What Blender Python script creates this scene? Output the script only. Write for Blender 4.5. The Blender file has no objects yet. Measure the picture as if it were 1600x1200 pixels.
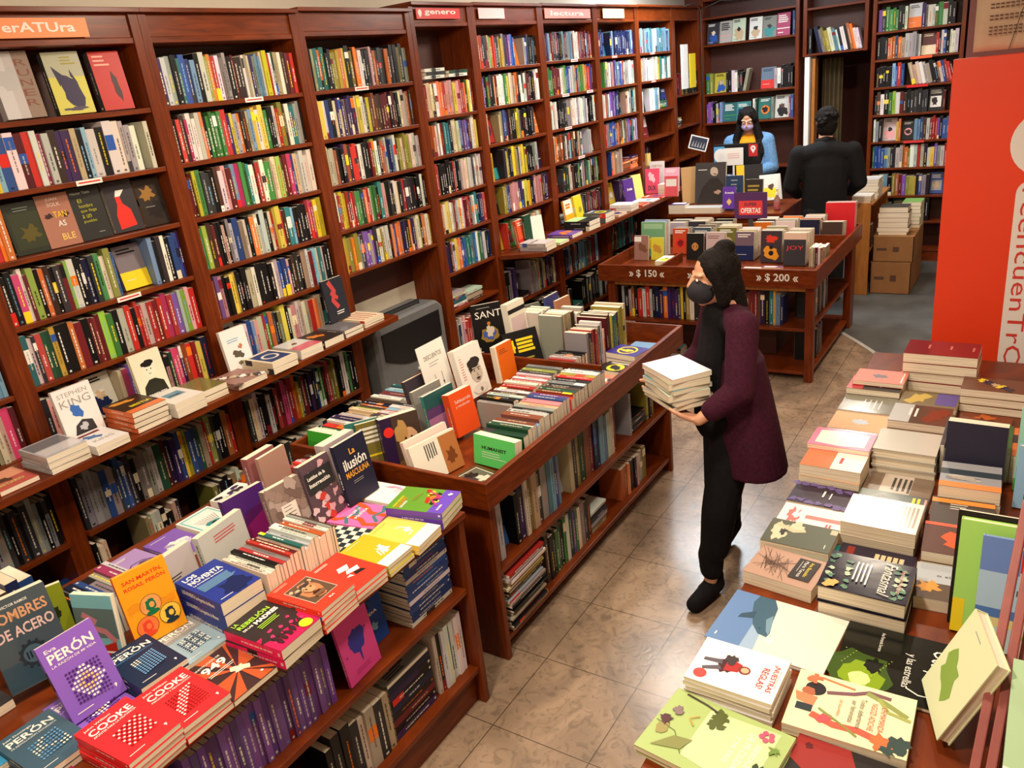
import bpy, math, random
from mathutils import Matrix, Vector
SC = bpy.context.scene
COL = SC.collection
PI = math.pi

# ------------------------------------------------------------------ camera
cam_d = bpy.data.cameras.new('camera'); cam = bpy.data.objects.new('camera', cam_d); COL.objects.link(cam)
SC.camera = cam
cam_d.sensor_width = 36.0; cam_d.lens = 1245.0 / 1600 * 36.0; cam_d.clip_start = 0.05; cam_d.clip_end = 60
RX = Vector((0.83958165, 0.53209621, -0.10943617))      # image right in the room's axes
RD = Vector((0.10370493, -0.354741, -0.92919541))       # image down
RF = Vector((-0.53324285, 0.76878635, -0.35301504))     # viewing direction
m = Matrix((RX, -RD, -RF)).transposed().to_4x4(); m.translation = Vector((0, 0, 2.35))
cam.matrix_world = m

# ------------------------------------------------------------------ world, lights, exposure
w = bpy.data.worlds.new('world'); SC.world = w; w.use_nodes = True
w.node_tree.nodes['Background'].inputs[0].default_value = (1.0, 0.80, 0.62, 1)
w.node_tree.nodes['Background'].inputs[1].default_value = 0.025
SC.view_settings.view_transform = 'Standard'; SC.view_settings.look = 'None'
SC.view_settings.gamma = 1.0; SC.view_settings.use_curve_mapping = False
SC.view_settings.exposure = 0.08

def area_light(name, loc, size, power, color, target=None, spread=180):
    d = bpy.data.lights.new(name, 'AREA'); d.shape = 'DISK'; d.size = size; d.energy = power; d.color = color
    d.spread = math.radians(spread)
    o = bpy.data.objects.new(name, d); COL.objects.link(o); o.location = loc
    t = Vector(target) if target else Vector((loc[0], loc[1], 0))
    o.rotation_euler = (t - Vector(loc)).to_track_quat('-Z', 'Y').to_euler()
    return o
WARM = (1.0, 0.85, 0.66); NEUT = (1.0, 0.91, 0.80); COOL = (0.86, 0.94, 1.0)
area_light('ceiling_lamp_front', (-1.2, 0.5, 3.15), 0.35, 58, WARM, (-1.7, 1.2, 0.6))
area_light('ceiling_lamp_table', (-0.5, 2.2, 3.15), 0.30, 36, WARM, (-0.6, 2.0, 0.6))
area_light('ceiling_lamp_aisle', (-2.1, 3.1, 3.15), 0.35, 44, WARM, (-2.5, 3.0, 0.6))
area_light('ceiling_lamp_right', (-0.85, 6.2, 3.15), 0.26, 46, WARM)
area_light('ceiling_lamp_middle', (-2.4, 5.6, 3.15), 0.40, 38, NEUT, (-2.9, 5.6, 0.8))
area_light('ceiling_lamp_counter', (-2.75, 7.9, 3.24), 1.2, 84, COOL)
area_light('ceiling_lamp_back', (-1.4, 8.4, 3.15), 0.35, 20, NEUT)

# ------------------------------------------------------------------ palette
def lin(c): return tuple((v/255/12.92) if v/255 <= 0.04045 else ((v/255+0.055)/1.055)**2.4 for v in c)
PAL = {
 'k': ((24,22,24),'black'), 'K': ((58,56,60),'charcoal'), 'w': ((236,232,224),'white'), 'c': ((232,215,180),'cream'),
 'g': ((70,150,70),'green'), 'G': ((32,82,58),'dark green'), 'l': ((160,205,60),'lime green'), 'y': ((240,212,40),'yellow'),
 'Y': ((158,148,50),'olive yellow'), 'o': ((240,120,30),'orange'), 'O': ((165,82,36),'rust brown'), 'r': ((212,42,34),'red'),
 'R': ((120,26,34),'maroon'), 'm': ((214,52,112),'pink'), 'p': ((232,160,160),'pale pink'), 'v': ((128,80,176),'violet'),
 'V': ((62,36,96),'dark purple'), 'b': ((44,86,170),'blue'), 'B': ((24,36,82),'navy'), 's': ((126,176,210),'light blue'),
 't': ((44,138,140),'teal'), 'n': ((88,58,44),'brown'), 'a': ((158,156,154),'grey'), 'e': ((196,170,136),'beige')}
def C(x):
    if isinstance(x, str): return lin(PAL[x][0])
    return lin(x)
def cname(x):
    return PAL[x][1] if isinstance(x, str) else 'coloured'

# ------------------------------------------------------------------ materials
def new_mat(name):
    m = bpy.data.materials.new(name); m.use_nodes = True
    return m, m.node_tree.nodes, m.node_tree.links, m.node_tree.nodes['Principled BSDF']
def noise(N, L, scale, detail=4, vec=None, dist=0.0, scl=None):
    t = N.new('ShaderNodeTexCoord'); n = N.new('ShaderNodeTexNoise')
    n.inputs['Scale'].default_value = scale; n.inputs['Detail'].default_value = detail; n.inputs['Distortion'].default_value = dist
    mp = N.new('ShaderNodeMapping'); L.new(t.outputs['Object'], mp.inputs[0]); L.new(mp.outputs[0], n.inputs['Vector'])
    if scl: mp.inputs['Scale'].default_value = scl
    return n
def ramp(N, L, src, stops):
    r = N.new('ShaderNodeValToRGB'); e = r.color_ramp.elements
    while len(e) < len(stops): e.new(0.5)
    for i, (p, c) in enumerate(stops): e[i].position = p; e[i].color = (*c, 1)
    L.new(src, r.inputs[0]); return r
MAT = {}
def plain(name, col, rough=0.5, var=0.12, scale=20, metal=0.0, coat=0.0, bump=0.0):
    m, N, L, B = new_mat(name); n = noise(N, L, scale)
    c = lin(col)
    r = ramp(N, L, n.outputs['Fac'], [(0.3, tuple(v*(1-var) for v in c)), (0.7, tuple(min(1, v*(1+var)) for v in c))])
    L.new(r.outputs[0], B.inputs['Base Color']); B.inputs['Roughness'].default_value = rough; B.inputs['Metallic'].default_value = metal
    B.inputs['Coat Weight'].default_value = coat; B.inputs['Specular IOR Level'].default_value = 0.2 if rough > .6 else 0.5
    if bump:
        b = N.new('ShaderNodeBump'); b.inputs['Strength'].default_value = bump; b.inputs['Distance'].default_value = 0.01
        L.new(n.outputs['Fac'], b.inputs['Height']); L.new(b.outputs[0], B.inputs['Normal'])
    MAT[name] = m; return m
def wood(name, c1, c2, c3, scl, rough=0.32):
    m, N, L, B = new_mat(name); n = noise(N, L, 9, 6, dist=0.6, scl=scl)
    r = ramp(N, L, n.outputs['Fac'], [(0.25, lin(c1)), (0.5, lin(c2)), (0.78, lin(c3))])
    L.new(r.outputs[0], B.inputs['Base Color']); B.inputs['Roughness'].default_value = rough; B.inputs['Specular IOR Level'].default_value = 0.3
    MAT[name] = m; return m
wood('cherry_wood', (84,32,8), (107,43,10), (129,56,16), (1.2, 0.6, 5))
wood('cherry_wood_upright', (82,31,8), (105,42,10), (126,54,16), (5, 5, 0.5))
wood('oak_wood', (150,92,40), (172,110,52), (190,126,64), (4, 4, 0.5), 0.4)
plain('wood_back', (66,26,14), 0.5)
m, N, L, B = new_mat('page'); n = noise(N, L, 1, 3, scl=(3, 3, 700)); r = ramp(N, L, n.outputs['Fac'], [(0.35, lin((206,188,160))), (0.55, lin((240,228,206)))])
L.new(r.outputs[0], B.inputs['Base Color']); B.inputs['Roughness'].default_value = 0.8; MAT['page'] = m
plain('wall_paint', (218,208,190), 0.8, 0.05, 1.5)
plain('dark_paint', (112,52,42), 0.5, 0.1, 3)
plain('ceiling_paint', (225,220,210), 0.85, 0.03)
plain('black_plastic', (20,20,22), 0.3)
plain('black_cloth', (15,14,16), 0.9, 0.25, 60, bump=0.2)
plain('suit_cloth', (22,22,24), 0.85, 0.2, 90, bump=0.2)
plain('hair', (16,10,8), 0.75, 0.4, 70, bump=0.9)
plain('skin', (206,150,120), 0.5, 0.06, 12)
plain('coat_cloth', (58,16,36), 0.85, 0.25, 70, bump=0.3)
plain('denim', (96,134,172), 0.85, 0.22, 50, bump=0.3)
plain('mustard_cloth', (224,150,20), 0.8, 0.15, 40)
plain('lilac_cloth', (172,156,196), 0.7, 0.05)
plain('grey_metal', (120,120,120), 0.4, 0.05, 20, 0.3)
plain('cardboard', (150,106,66), 0.8, 0.08, 10)
plain('white_paper', (238,236,230), 0.6, 0.02)
plain('red_board', (236,66,30), 0.35, 0.03, 2)
plain('kraft_paper', (206,178,152), 0.75, 0.08, 6)
plain('curtain_cloth', (96,82,58), 0.9, 0.2, 6)
plain('rack_wood', (140,70,64), 0.4)
plain('mask_cloth', (44,42,48), 0.8)
plain('cable', (60,55,50), 0.5)
m, N, L, B = new_mat('clear_plastic'); B.inputs['Transmission Weight'].default_value = 0.9; B.inputs['Roughness'].default_value = 0.08; B.inputs['Base Color'].default_value = (0.9,0.93,0.95,1); MAT['clear_plastic'] = m
# printed covers: colour carried by the print on each face
m, N, L, B = new_mat('cover_print'); a = N.new('ShaderNodeAttribute'); a.attribute_name = 'print'
L.new(a.outputs['Color'], B.inputs['Base Color']); B.inputs['Roughness'].default_value = 0.42; B.inputs['Specular IOR Level'].default_value = 0.28; MAT['cover'] = m
n = noise(N, L, 300, 2); b = N.new('ShaderNodeBump'); b.inputs['Strength'].default_value = 0.05; b.inputs['Distance'].default_value = 0.001
L.new(n.outputs['Fac'], b.inputs['Height']); L.new(b.outputs[0], B.inputs['Normal'])
m, N, L, B = new_mat('cover_gloss'); a = N.new('ShaderNodeAttribute'); a.attribute_name = 'print'
L.new(a.outputs['Color'], B.inputs['Base Color']); B.inputs['Roughness'].default_value = 0.16; MAT['gloss'] = m
n = noise(N, L, 14, 2); b = N.new('ShaderNodeBump'); b.inputs['Strength'].default_value = 0.12; b.inputs['Distance'].default_value = 0.004
L.new(n.outputs['Fac'], b.inputs['Height']); L.new(b.outputs[0], B.inputs['Normal'])
m, N, L, B = new_mat('matte_print'); a = N.new('ShaderNodeAttribute'); a.attribute_name = 'print'
L.new(a.outputs['Color'], B.inputs['Base Color']); B.inputs['Roughness'].default_value = 0.6; MAT['matte'] = m
# floor tiles
def tile_mat():
    m, N, L, B = new_mat('floor_tiles'); t = N.new('ShaderNodeTexCoord'); mp = N.new('ShaderNodeMapping')
    mp.inputs['Location'].default_value = (1.175, -2.322, 0)
    L.new(t.outputs['Object'], mp.inputs[0]); br = N.new('ShaderNodeTexBrick')
    br.offset = 0; br.squash = 1; br.inputs['Scale'].default_value = 1; br.inputs['Brick Width'].default_value = 0.4235; br.inputs['Row Height'].default_value = 0.4235
    br.inputs['Mortar Size'].default_value = 0.0022; br.inputs['Mortar Smooth'].default_value = 0.1; br.inputs['Bias'].default_value = 0
    br.inputs['Color1'].default_value = (0.9,0.9,0.9,1); br.inputs['Color2'].default_value = (1.05,1.05,1.05,1); br.inputs['Mortar'].default_value = (0.28,0.25,0.22,1)
    L.new(mp.outputs[0], br.inputs['Vector'])
    n = noise(N, L, 3.2, 8, dist=1.2, scl=(1.0, 0.7, 1)); n2 = noise(N, L, 14, 6, dist=2.5)
    r = ramp(N, L, n.outputs['Fac'], [(0.3, lin((122,104,90))), (0.5, lin((156,132,110))), (0.62, lin((176,150,126))), (0.75, lin((152,144,136)))])
    r2 = ramp(N, L, n2.outputs['Fac'], [(0.35, (0.72,0.72,0.72)), (0.5, (1,1,1))])
    mx = N.new('ShaderNodeMix'); mx.data_type = 'RGBA'; mx.blend_type = 'MULTIPLY'; mx.inputs[0].default_value = 1
    L.new(r.outputs[0], mx.inputs[6]); L.new(r2.outputs[0], mx.inputs[7])
    m2 = N.new('ShaderNodeMix'); m2.data_type = 'RGBA'; m2.blend_type = 'MULTIPLY'; m2.inputs[0].default_value = 1
    L.new(mx.outputs[2], m2.inputs[6]); L.new(br.outputs['Color'], m2.inputs[7]); L.new(m2.outputs[2], B.inputs['Base Color'])
    B.inputs['Roughness'].default_value = 0.25; B.inputs['Specular IOR Level'].default_value = 0.75
    b = N.new('ShaderNodeBump'); b.inputs['Strength'].default_value = 0.15; b.inputs['Distance'].default_value = 0.003
    L.new(n2.outputs['Fac'], b.inputs['Height']); L.new(b.outputs[0], B.inputs['Normal'])
    MAT['tiles'] = m
tile_mat()
plain('grey_floor', (88,90,88), 0.45, 0.25, 4)
plain('pale_strip', (196,192,186), 0.4, 0.1, 5)

# ------------------------------------------------------------------ mesh builder
I4 = Matrix.Identity(4)
class MB:
    def __init__(s): s.v = []; s.f = []; s.c = []; s.m = []
    def add(s, pts, faces, col=(1,1,1), mi=0, M=None):
        b = len(s.v)
        if M is not None: pts = [M @ Vector(p) for p in pts]
        s.v.extend(tuple(p) for p in pts)
        for f in faces: s.f.append(tuple(i+b for i in f)); s.c.append(col); s.m.append(mi)
    def box(s, x0,y0,z0,x1,y1,z1, col=(1,1,1), mi=0, M=None):
        s.add([(x0,y0,z0),(x1,y0,z0),(x1,y1,z0),(x0,y1,z0),(x0,y0,z1),(x1,y0,z1),(x1,y1,z1),(x0,y1,z1)],
              [(3,2,1,0),(4,5,6,7),(0,1,5,4),(1,2,6,5),(2,3,7,6),(3,0,4,7)], col, mi, M)
    def poly(s, pts, col, mi=0, M=None): s.add(pts, [tuple(range(len(pts)))], col, mi, M)
    def merge(s, o, M=None, mi=None):
        b = len(s.v)
        s.v.extend(tuple(M @ Vector(p)) if M is not None else p for p in o.v)
        s.f.extend(tuple(i+b for i in f) for f in o.f); s.c.extend(o.c); s.m.extend(o.m if mi is None else [mi]*len(o.f))
    def tube(s, pts, r, n=8, col=(1,1,1), mi=0, r2=None):
        rings = []
        for i, p in enumerate(pts):
            p = Vector(p); a = Vector(pts[max(0,i-1)]); b = Vector(pts[min(len(pts)-1,i+1)]); d = (b-a).normalized()
            u = d.orthogonal().normalized(); q = d.cross(u); rr = r if r2 is None else r + (r2-r)*i/(len(pts)-1)
            rings.append([p + (u*math.cos(t)+q*math.sin(t))*rr for t in [2*PI*k/n for k in range(n)]])
        pts2 = [q for g in rings for q in g]; fs = []
        for i in range(len(rings)-1):
            for k in range(n): fs.append((i*n+k, i*n+(k+1)%n, (i+1)*n+(k+1)%n, (i+1)*n+k))
        fs.append(tuple(range(n))[::-1]); fs.append(tuple((len(rings)-1)*n+k for k in range(n)))
        s.add(pts2, fs, col, mi)
    def lathe(s, prof, n=20, col=(1,1,1), mi=0, M=None):
        pts = [(r*math.cos(2*PI*k/n), r*math.sin(2*PI*k/n), z) for r, z in prof for k in range(n)]; fs = []
        for i in range(len(prof)-1):
            for k in range(n): fs.append((i*n+k, i*n+(k+1)%n, (i+1)*n+(k+1)%n, (i+1)*n+k))
        fs.append(tuple(range(n))[::-1]); fs.append(tuple((len(prof)-1)*n+k for k in range(n)))
        s.add(pts, fs, col, mi, M)
    def build(s, name, mats, parent=None, M=None, smooth=False, bevel=0):
        me = bpy.data.meshes.new(name); me.from_pydata(s.v, [], s.f)
        for mm in (mats if isinstance(mats, (list, tuple)) else [mats]): me.materials.append(MAT[mm])
        me.polygons.foreach_set('material_index', s.m)
        at = me.color_attributes.new('print', 'FLOAT_COLOR', 'CORNER'); buf = []
        for f, c in zip(s.f, s.c): buf.extend((c[0],c[1],c[2],1.0)*len(f))
        at.data.foreach_set('color', buf)
        if smooth: me.polygons.foreach_set('use_smooth', [True]*len(s.f))
        me.update()
        o = bpy.data.objects.new(name, me); COL.objects.link(o)
        if parent: o.parent = parent
        if M is not None: o.matrix_local = M
        if bevel:
            b = o.modifiers.new('bevel', 'BEVEL'); b.width = bevel; b.segments = 2; b.limit_method = 'ANGLE'
        return o
def empty(name, loc, rz=0):
    o = bpy.data.objects.new(name, None); COL.objects.link(o); o.location = loc; o.rotation_euler = (0,0,rz); return o
def tag(o, label=None, cat=None, group=None, kind=None):
    if label: o['label'] = label
    if cat: o['category'] = cat
    if group: o['group'] = group
    if kind: o['kind'] = kind
    return o
def boxob(name, x0,y0,z0,x1,y1,z1, mat, parent=None, bevel=0):
    b = MB(); b.box(x0,y0,z0,x1,y1,z1); return b.build(name, mat, parent, bevel=bevel)

# ------------------------------------------------------------------ lettering
_T = {}
def text2d(s, bold=0.0, sp=1.0, shear=0.0):
    k = (s, bold, sp, shear)
    if k in _T: return _T[k]
    cu = bpy.data.curves.new('lettering', 'FONT'); cu.body = s; cu.fill_mode = 'FRONT' if False else 'BOTH'
    cu.extrude = 0; cu.offset = bold; cu.resolution_u = 2; cu.space_character = sp; cu.shear = shear
    ob = bpy.data.objects.new('lettering', cu); COL.objects.link(ob)
    dg = bpy.context.evaluated_depsgraph_get(); me = ob.evaluated_get(dg).to_mesh()
    vs = [(v.co.x, v.co.y) for v in me.vertices]; fs = [tuple(p.vertices) for p in me.polygons]
    fs = [f for f, p in zip(fs, me.polygons)]
    ob.evaluated_get(dg).to_mesh_clear(); bpy.data.objects.remove(ob); bpy.data.curves.remove(cu)
    if not vs: vs = [(0,0)]
    x0 = min(v[0] for v in vs); x1 = max(v[0] for v in vs); y0 = min(v[1] for v in vs); y1 = max(v[1] for v in vs)
    _T[k] = ([((v[0]-x0), (v[1]-y0)) for v in vs], fs, x1-x0, y1-y0); return _T[k]
def put_text(mb, s, x, y, z, width, height, col, M=None, bold=0.03, align='l', fit=True, shear=0.0, rot=0.0, flip=False, mi=0):
    vs, fs, W, H = text2d(s, bold, 1.0, shear)
    sx = width/max(W,1e-4); sy = height/max(H,1e-4)
    if not fit: sx = sy = min(sx, sy)
    ox = 0 if align == 'l' else (-W*sx/2 if align == 'c' else -W*sx)
    cr, sr = math.cos(rot), math.sin(rot)
    pts = []
    for (a, b) in vs:
        px, py = a*sx+ox, b*sy; pts.append((x+px*cr-py*sr, y+px*sr+py*cr, z))
    mb.add(pts, fs, col, mi, M)

# ------------------------------------------------------------------ flat artwork on covers (2D shapes at height z)
class Art:
    def __init__(s, w, h, t): s.b = MB(); s.T = MB(); s.w = w; s.h = h; s.t = t; s.l = 0
    def _z(s): s.l += 1; return s.t + 0.00025 + 0.00012*s.l
    # coordinates in fractions of the cover, origin bottom-left
    def P(s, x, y, z): return (-s.w/2 + x*s.w, y*s.h, z)
    def rect(s, x0,y0,x1,y1,c): z = s._z(); s.b.poly([s.P(x0,y0,z),s.P(x1,y0,z),s.P(x1,y1,z),s.P(x0,y1,z)], C(c))
    def poly(s, pts, c): z = s._z(); s.b.poly([s.P(x,y,z) for x,y in pts], C(c))
    def circ(s, x, y, r, c, ry=None, n=20):
        z = s._z(); ry = ry or r*s.w/s.h
        s.b.poly([s.P(x+r*math.cos(2*PI*k/n), y+ry*math.sin(2*PI*k/n), z) for k in range(n)], C(c))
    def blob(s, x, y, r, c, seed=1, n=18, ry=None, j=0.35):
        R = random.Random(seed); z = s._z(); ry = ry or r*s.w/s.h
        s.b.poly([s.P(x+r*q*math.cos(2*PI*k/n), y+ry*q*math.sin(2*PI*k/n), z) for k in range(n) for q in [1+R.uniform(-j,j)]], C(c))
    def stroke(s, pts, wd, c):
        z = s._z(); L = []; Rr = []
        for i, p in enumerate(pts):
            a = pts[max(0,i-1)]; b = pts[min(len(pts)-1,i+1)]; dx, dy = (b[0]-a[0])*s.w, (b[1]-a[1])*s.h; d = math.hypot(dx,dy) or 1
            nx, ny = -dy/d*wd/2, dx/d*wd/2; q = s.P(p[0],p[1],z); L.append((q[0]+nx,q[1]+ny,z)); Rr.append((q[0]-nx,q[1]-ny,z))
        for i in range(len(pts)-1): s.b.poly([L[i],Rr[i],Rr[i+1],L[i+1]], C(c))
    def text(s, t, x, y, wd, ht, c, bold=0.03, align='l', shear=0.0, rot=0.0, fit=True):
        z = s._z(); px = -s.w/2+x*s.w; py = y*s.h
        put_text(s.T, t, px, py, z, wd*s.w, ht*s.h, C(c), None, bold, align, fit, shear, rot)
    def lines(s, x, y, wd, n, c, seed=0, dh=0.03, th=0.012, rag=0.3, vert=False):
        R = random.Random(seed)
        for i in range(n):
            l = wd*(1-R.uniform(0,rag))
            if vert: s.rect(x+i*dh, y-l, x+i*dh+th, y, c)
            else: s.rect(x, y-i*dh, x+l, y-i*dh+th, c)
CONTR = {'k':'w','K':'w','w':'k','c':'n','g':'w','G':'c','l':'k','y':'k','Y':'w','o':'w','O':'c','r':'w','R':'c','m':'w','p':'R','v':'w','V':'w','b':'w','B':'w','s':'B','t':'w','n':'c','a':'k','e':'n'}
def art_random(A, c, seed):
    R = random.Random(seed); k = R.randint(0,4); c2 = R.choice('krwoybtcRBaepg'); ct = CONTR.get(c,'w')
    if k == 0:
        A.rect(0.0, 0.0, 1, R.uniform(.3,.6), c2); A.lines(.12,.88,.7,2,ct,seed,.07,.035); A.lines(.12,.2,.5,1,'w',seed)
    elif k == 1:
        A.circ(.5,.42,.3,c2); A.blob(.5,.42,.2,R.choice('kwcRn'),seed); A.lines(.15,.88,.7,2,ct,seed,.07,.04)
    elif k == 2:
        A.rect(.12,.15,.88,.62,c2); A.blob(.45,.4,.22,R.choice('knewK'),seed,ry=.18); A.lines(.12,.85,.75,3,ct,seed,.06,.03)
    elif k == 3:
        A.blob(.5,.3,.34,c2,seed,ry=.25); A.blob(.5,.52,.15,R.choice('ecnk'),seed+1); A.lines(.1,.9,.6,2,ct,seed,.06,.035); A.lines(.1,.08,.4,1,ct,seed)
    else:
        A.lines(.1,.85,.8,4,ct,seed,.09,.05); A.rect(.1,.12,.5,.16,c2); A.rect(0,.3,1,.34,c2)

# ------------------------------------------------------------------ books
ORD = ['first','second','third','fourth','fifth','sixth','seventh','eighth','ninth','tenth','eleventh','twelfth','thirteenth','fourteenth','fifteenth','sixteenth','seventeenth','eighteenth','nineteenth']
TENS = {2:'twent',3:'thirt',4:'fort',5:'fift'}
def ordw(n):
    if n <= 19: return ORD[n-1]
    t, u = divmod(n, 10)
    return TENS[t]+'ieth' if u == 0 else TENS[t]+'y-'+ORD[u-1]
def frame(psi, p, roll=0.0):
    a, q = math.radians(psi), math.radians(p)
    z = Vector((math.cos(a)*math.cos(q), math.sin(a)*math.cos(q), math.sin(q)))
    x = Vector((-math.sin(a), math.cos(a), 0)); y = z.cross(x)
    if roll:
        r = math.radians(roll); x, y = x*math.cos(r)+y*math.sin(r), y*math.cos(r)-x*math.sin(r)
    return x, y, z
def mat4(x, y, z, pos):
    m = Matrix((x, y, z)).transposed().to_4x4(); m.translation = Vector(pos); return m
CAMP = Vector((0, 0, 2.35))
BOOKS = []
def book(M, w, h, t, cover, label, group, spine=None, art=None, hard=False, area=None, keep=False, gloss=False, spine_text=None, name='book', seed=0, stext_col='w'):
    c = M.translation + (M.to_3x3() @ Vector((0, h/2, t/2))); d = (c-CAMP).length
    a = (area if area is not None else w*h) / (d*d)
    BOOKS.append(dict(M=M, w=w, h=h, t=t, cover=cover, spine=spine or cover, art=art, hard=hard, label=label, group=group, score=a, gid=GID[0], fix=FX[0], keep=keep, gloss=gloss, st=spine_text, name=name, seed=seed, sc=stext_col, d=d))
def book_meshes(b, near):
    w, h, t = b['w'], b['h'], b['t']; cb, pb = MB(), MB(); cc = C(b['cover']); cs = C(b['spine'])
    if isinstance(b['cover'], str) and isinstance(b['spine'], str):
        Rj = random.Random(b['seed']*13+5); dk = Rj.uniform(.42, 1.0); gm = Rj.uniform(0, .22); hu = [Rj.uniform(.85, 1.12) for _ in range(3)]
        jj = lambda c: tuple(min(1, (v*(1-gm)+gm*(c[0]+c[1]+c[2])/3)*dk*h_) for v, h_ in zip(c, hu))
        cc, cs = jj(cc), jj(cs)
    bt = 0.0028 if b['hard'] else 0.0012; oh = 0.003 if b['hard'] else 0.0
    cb.box(-w/2, 0, 0, w/2, h, bt, cc); cb.box(-w/2, 0, t-bt, w/2, h, t, cc); cb.box(-w/2, 0, bt, -w/2+bt, h, t-bt, cs)
    pb.box(-w/2+bt, oh+.0003, bt, w/2-oh-.0008, h-oh-.0003, t-bt)
    R = random.Random(b['seed']*7+3); x = -w/2-0.0004
    def sq(y0, y1, z0, z1, c, k=0): cb.poly([(x-k*.00015,y0,z0),(x-k*.00015,y0,z1),(x-k*.00015,y1,z1),(x-k*.00015,y1,z0)], c)
    if b['cover'] is not b['spine'] and b['st'] is None: sq(0.0005, h-.0005, .0005, t-.0005, cs)
    if t > 0.008 and b['st'] is None:
        ct = C(CONTR.get(b['spine'], 'w')) if isinstance(b['spine'], str) else C('w')
        if isinstance(b['spine'], str) and R.random() < .25: ct = C(R.choice('yrwoks'))
        if R.random() < .22:
            y0 = R.choice([0, .7, .45]); sq(y0*h, (y0+R.uniform(.12,.3))*h, .0006, t-.0006, C(R.choice('wkrycbRKo')), 1)
        zc = t/2; hh = min(t*R.uniform(.10,.17), .0028); dim = R.uniform(.45,.95); cs2 = tuple(u*(1-dim)+v*dim for u, v in zip(cs, ct))
        y = h*R.uniform(.12,.35); y1 = h*R.uniform(.55,.9)
        if R.random() < .88:
            while y < y1:
                l = R.uniform(.006,.022); sq(y, min(y+l,y1), zc-hh, zc+hh, cs2, 2); y += l+.0035
        if R.random() < .45: sq(h*.03, h*.03+min(t*.4,.009), zc-t*.17, zc+t*.17, cs2, 2)
    if b['st']:
        A = MB(); put_text(A, b['st'], 0, 0, 0, h*.7, t*.42, C(b['sc']), None, .02, 'c')
        # along the spine, read from head to tail
        for f, c in zip(A.f, A.c): cb.add([(x-.0004, h/2-A.v[i][0], t/2-t*.2+A.v[i][1]) for i in f], [tuple(range(len(f)))], c)
    tb = None
    if b['art']:
        A = Art(w, h, t)
        if callable(b['art']): b['art'](A)
        else: art_random(A, b['cover'] if isinstance(b['cover'], str) else 'k', b['seed'])
        cb.merge(A.b); tb = A.T if A.T.f else None
    return cb, pb, tb
LIMIT = 330
def fit(s):
    w_ = s.split()
    if len(w_) > 16 and w_[0] in ('thick', 'slim', 'medium'): w_ = w_[1:]
    while len(w_) > 16 and 'the' in w_: w_.remove('the')
    while len(w_) > 16 and 'a' in w_: w_.remove('a')
    return ' '.join(w_[:16])
# ---- books that were set down touching are nudged apart (whole stacks move together)
def obb(b):
    M = b['M']; R3 = M.to_3x3(); c = M @ Vector((0, b['h']/2, b['t']/2)); return c, [R3.col[0], R3.col[1], R3.col[2]], (b['w']/2, b['h']/2, b['t']/2)
def mtv(A, B):
    ca, xa, ea = A; cb, xb, eb = B; d = cb-ca; best = None
    axes = xa+xb+[p.cross(q) for p in xa for q in xb]
    for a in axes:
        L = a.length
        if L < 1e-4: continue
        a = a/L; ra = sum(abs(a.dot(x))*e for x, e in zip(xa, ea)); rb = sum(abs(a.dot(x))*e for x, e in zip(xb, eb)); o = ra+rb-abs(a.dot(d))
        if o <= 0.0004: return None
        hz = math.hypot(a.x, a.y)
        if hz > .35 and (best is None or o/hz < best[0]): best = (o/hz, Vector((a.x, a.y, 0))/hz*(1 if a.dot(d) > 0 else -1))
    return best
def relax(pred, it=40, cap_=.022):
    S = [b for b in BOOKS if pred(b)]; tot = {}
    for k in range(it):
        ob = [obb(b) for b in S]; mv = {}; hit = 0
        for i in range(len(S)):
            for j in range(i+1, len(S)):
                if S[i]['gid'] == S[j]['gid'] or (S[i]['fix'] and S[j]['fix']): continue
                if (ob[i][0]-ob[j][0]).length > .36: continue
                r = mtv(ob[i], ob[j])
                if not r: continue
                hit += 1; o, ax = r; o = min(o, .02)+.0003
                wi, wj = (0, 1) if S[i]['fix'] else ((1, 0) if S[j]['fix'] else (.5, .5))
                for g, s_ in ((S[i]['gid'], -wi), (S[j]['gid'], wj)):
                    if s_: mv.setdefault(g, Vector((0,0,0))); mv[g] += ax*o*s_*.6
        if not hit: break
        for g in list(mv):
            o_ = tot.get(g, Vector((0,0,0))); n_ = o_+mv[g]
            if n_.length > cap_: n_ = n_*(cap_/n_.length)
            mv[g] = n_-o_; tot[g] = n_
        for b in S:
            if b['gid'] in mv and not b['fix']: b['M'] = Matrix.Translation(mv[b['gid']]) @ b['M']
    print('RELAX left', hit)
    return hit
GID = [0]; FX = [False]
def finish_books():
    for b in BOOKS: b['d'] = (b['M'].translation-CAMP).length
    BOOKS.sort(key=lambda b: -(b['score'] + (10 if b['keep'] else 0)))
    rest_c = MB(); 
    for i, b in enumerate(BOOKS):
        b['label'] = fit(b['label']); cb, pb, tb = book_meshes(b, i < LIMIT)
        cm = 'gloss' if b['gloss'] else 'cover'
        if i < LIMIT:
            big = b['score'] > 0.0022
            if big:
                o = cb.build(b['name'], cm, None, b['M']); p = pb.build('page_block', 'page', o)
                if tb: tb.build('cover_title', 'cover', o)
            else:
                cb.merge(pb, None, 1)
                if tb: cb.merge(tb)
                o = cb.build(b['name'], [cm, 'page'], None, b['M'])
            tag(o, b['label'], b['name'], b['group'])
        else:
            cb.merge(pb, None, 1)
            if tb: cb.merge(tb)
            rest_c.merge(cb, b['M'])
    if rest_c.f:
        o = rest_c.build('distant_shelved_books', ['cover', 'page'])
        tag(o, 'hundreds of smaller books packed on the shelves and tables further away', 'books', None, 'stuff')
    print('BOOKS', len(BOOKS))

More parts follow.
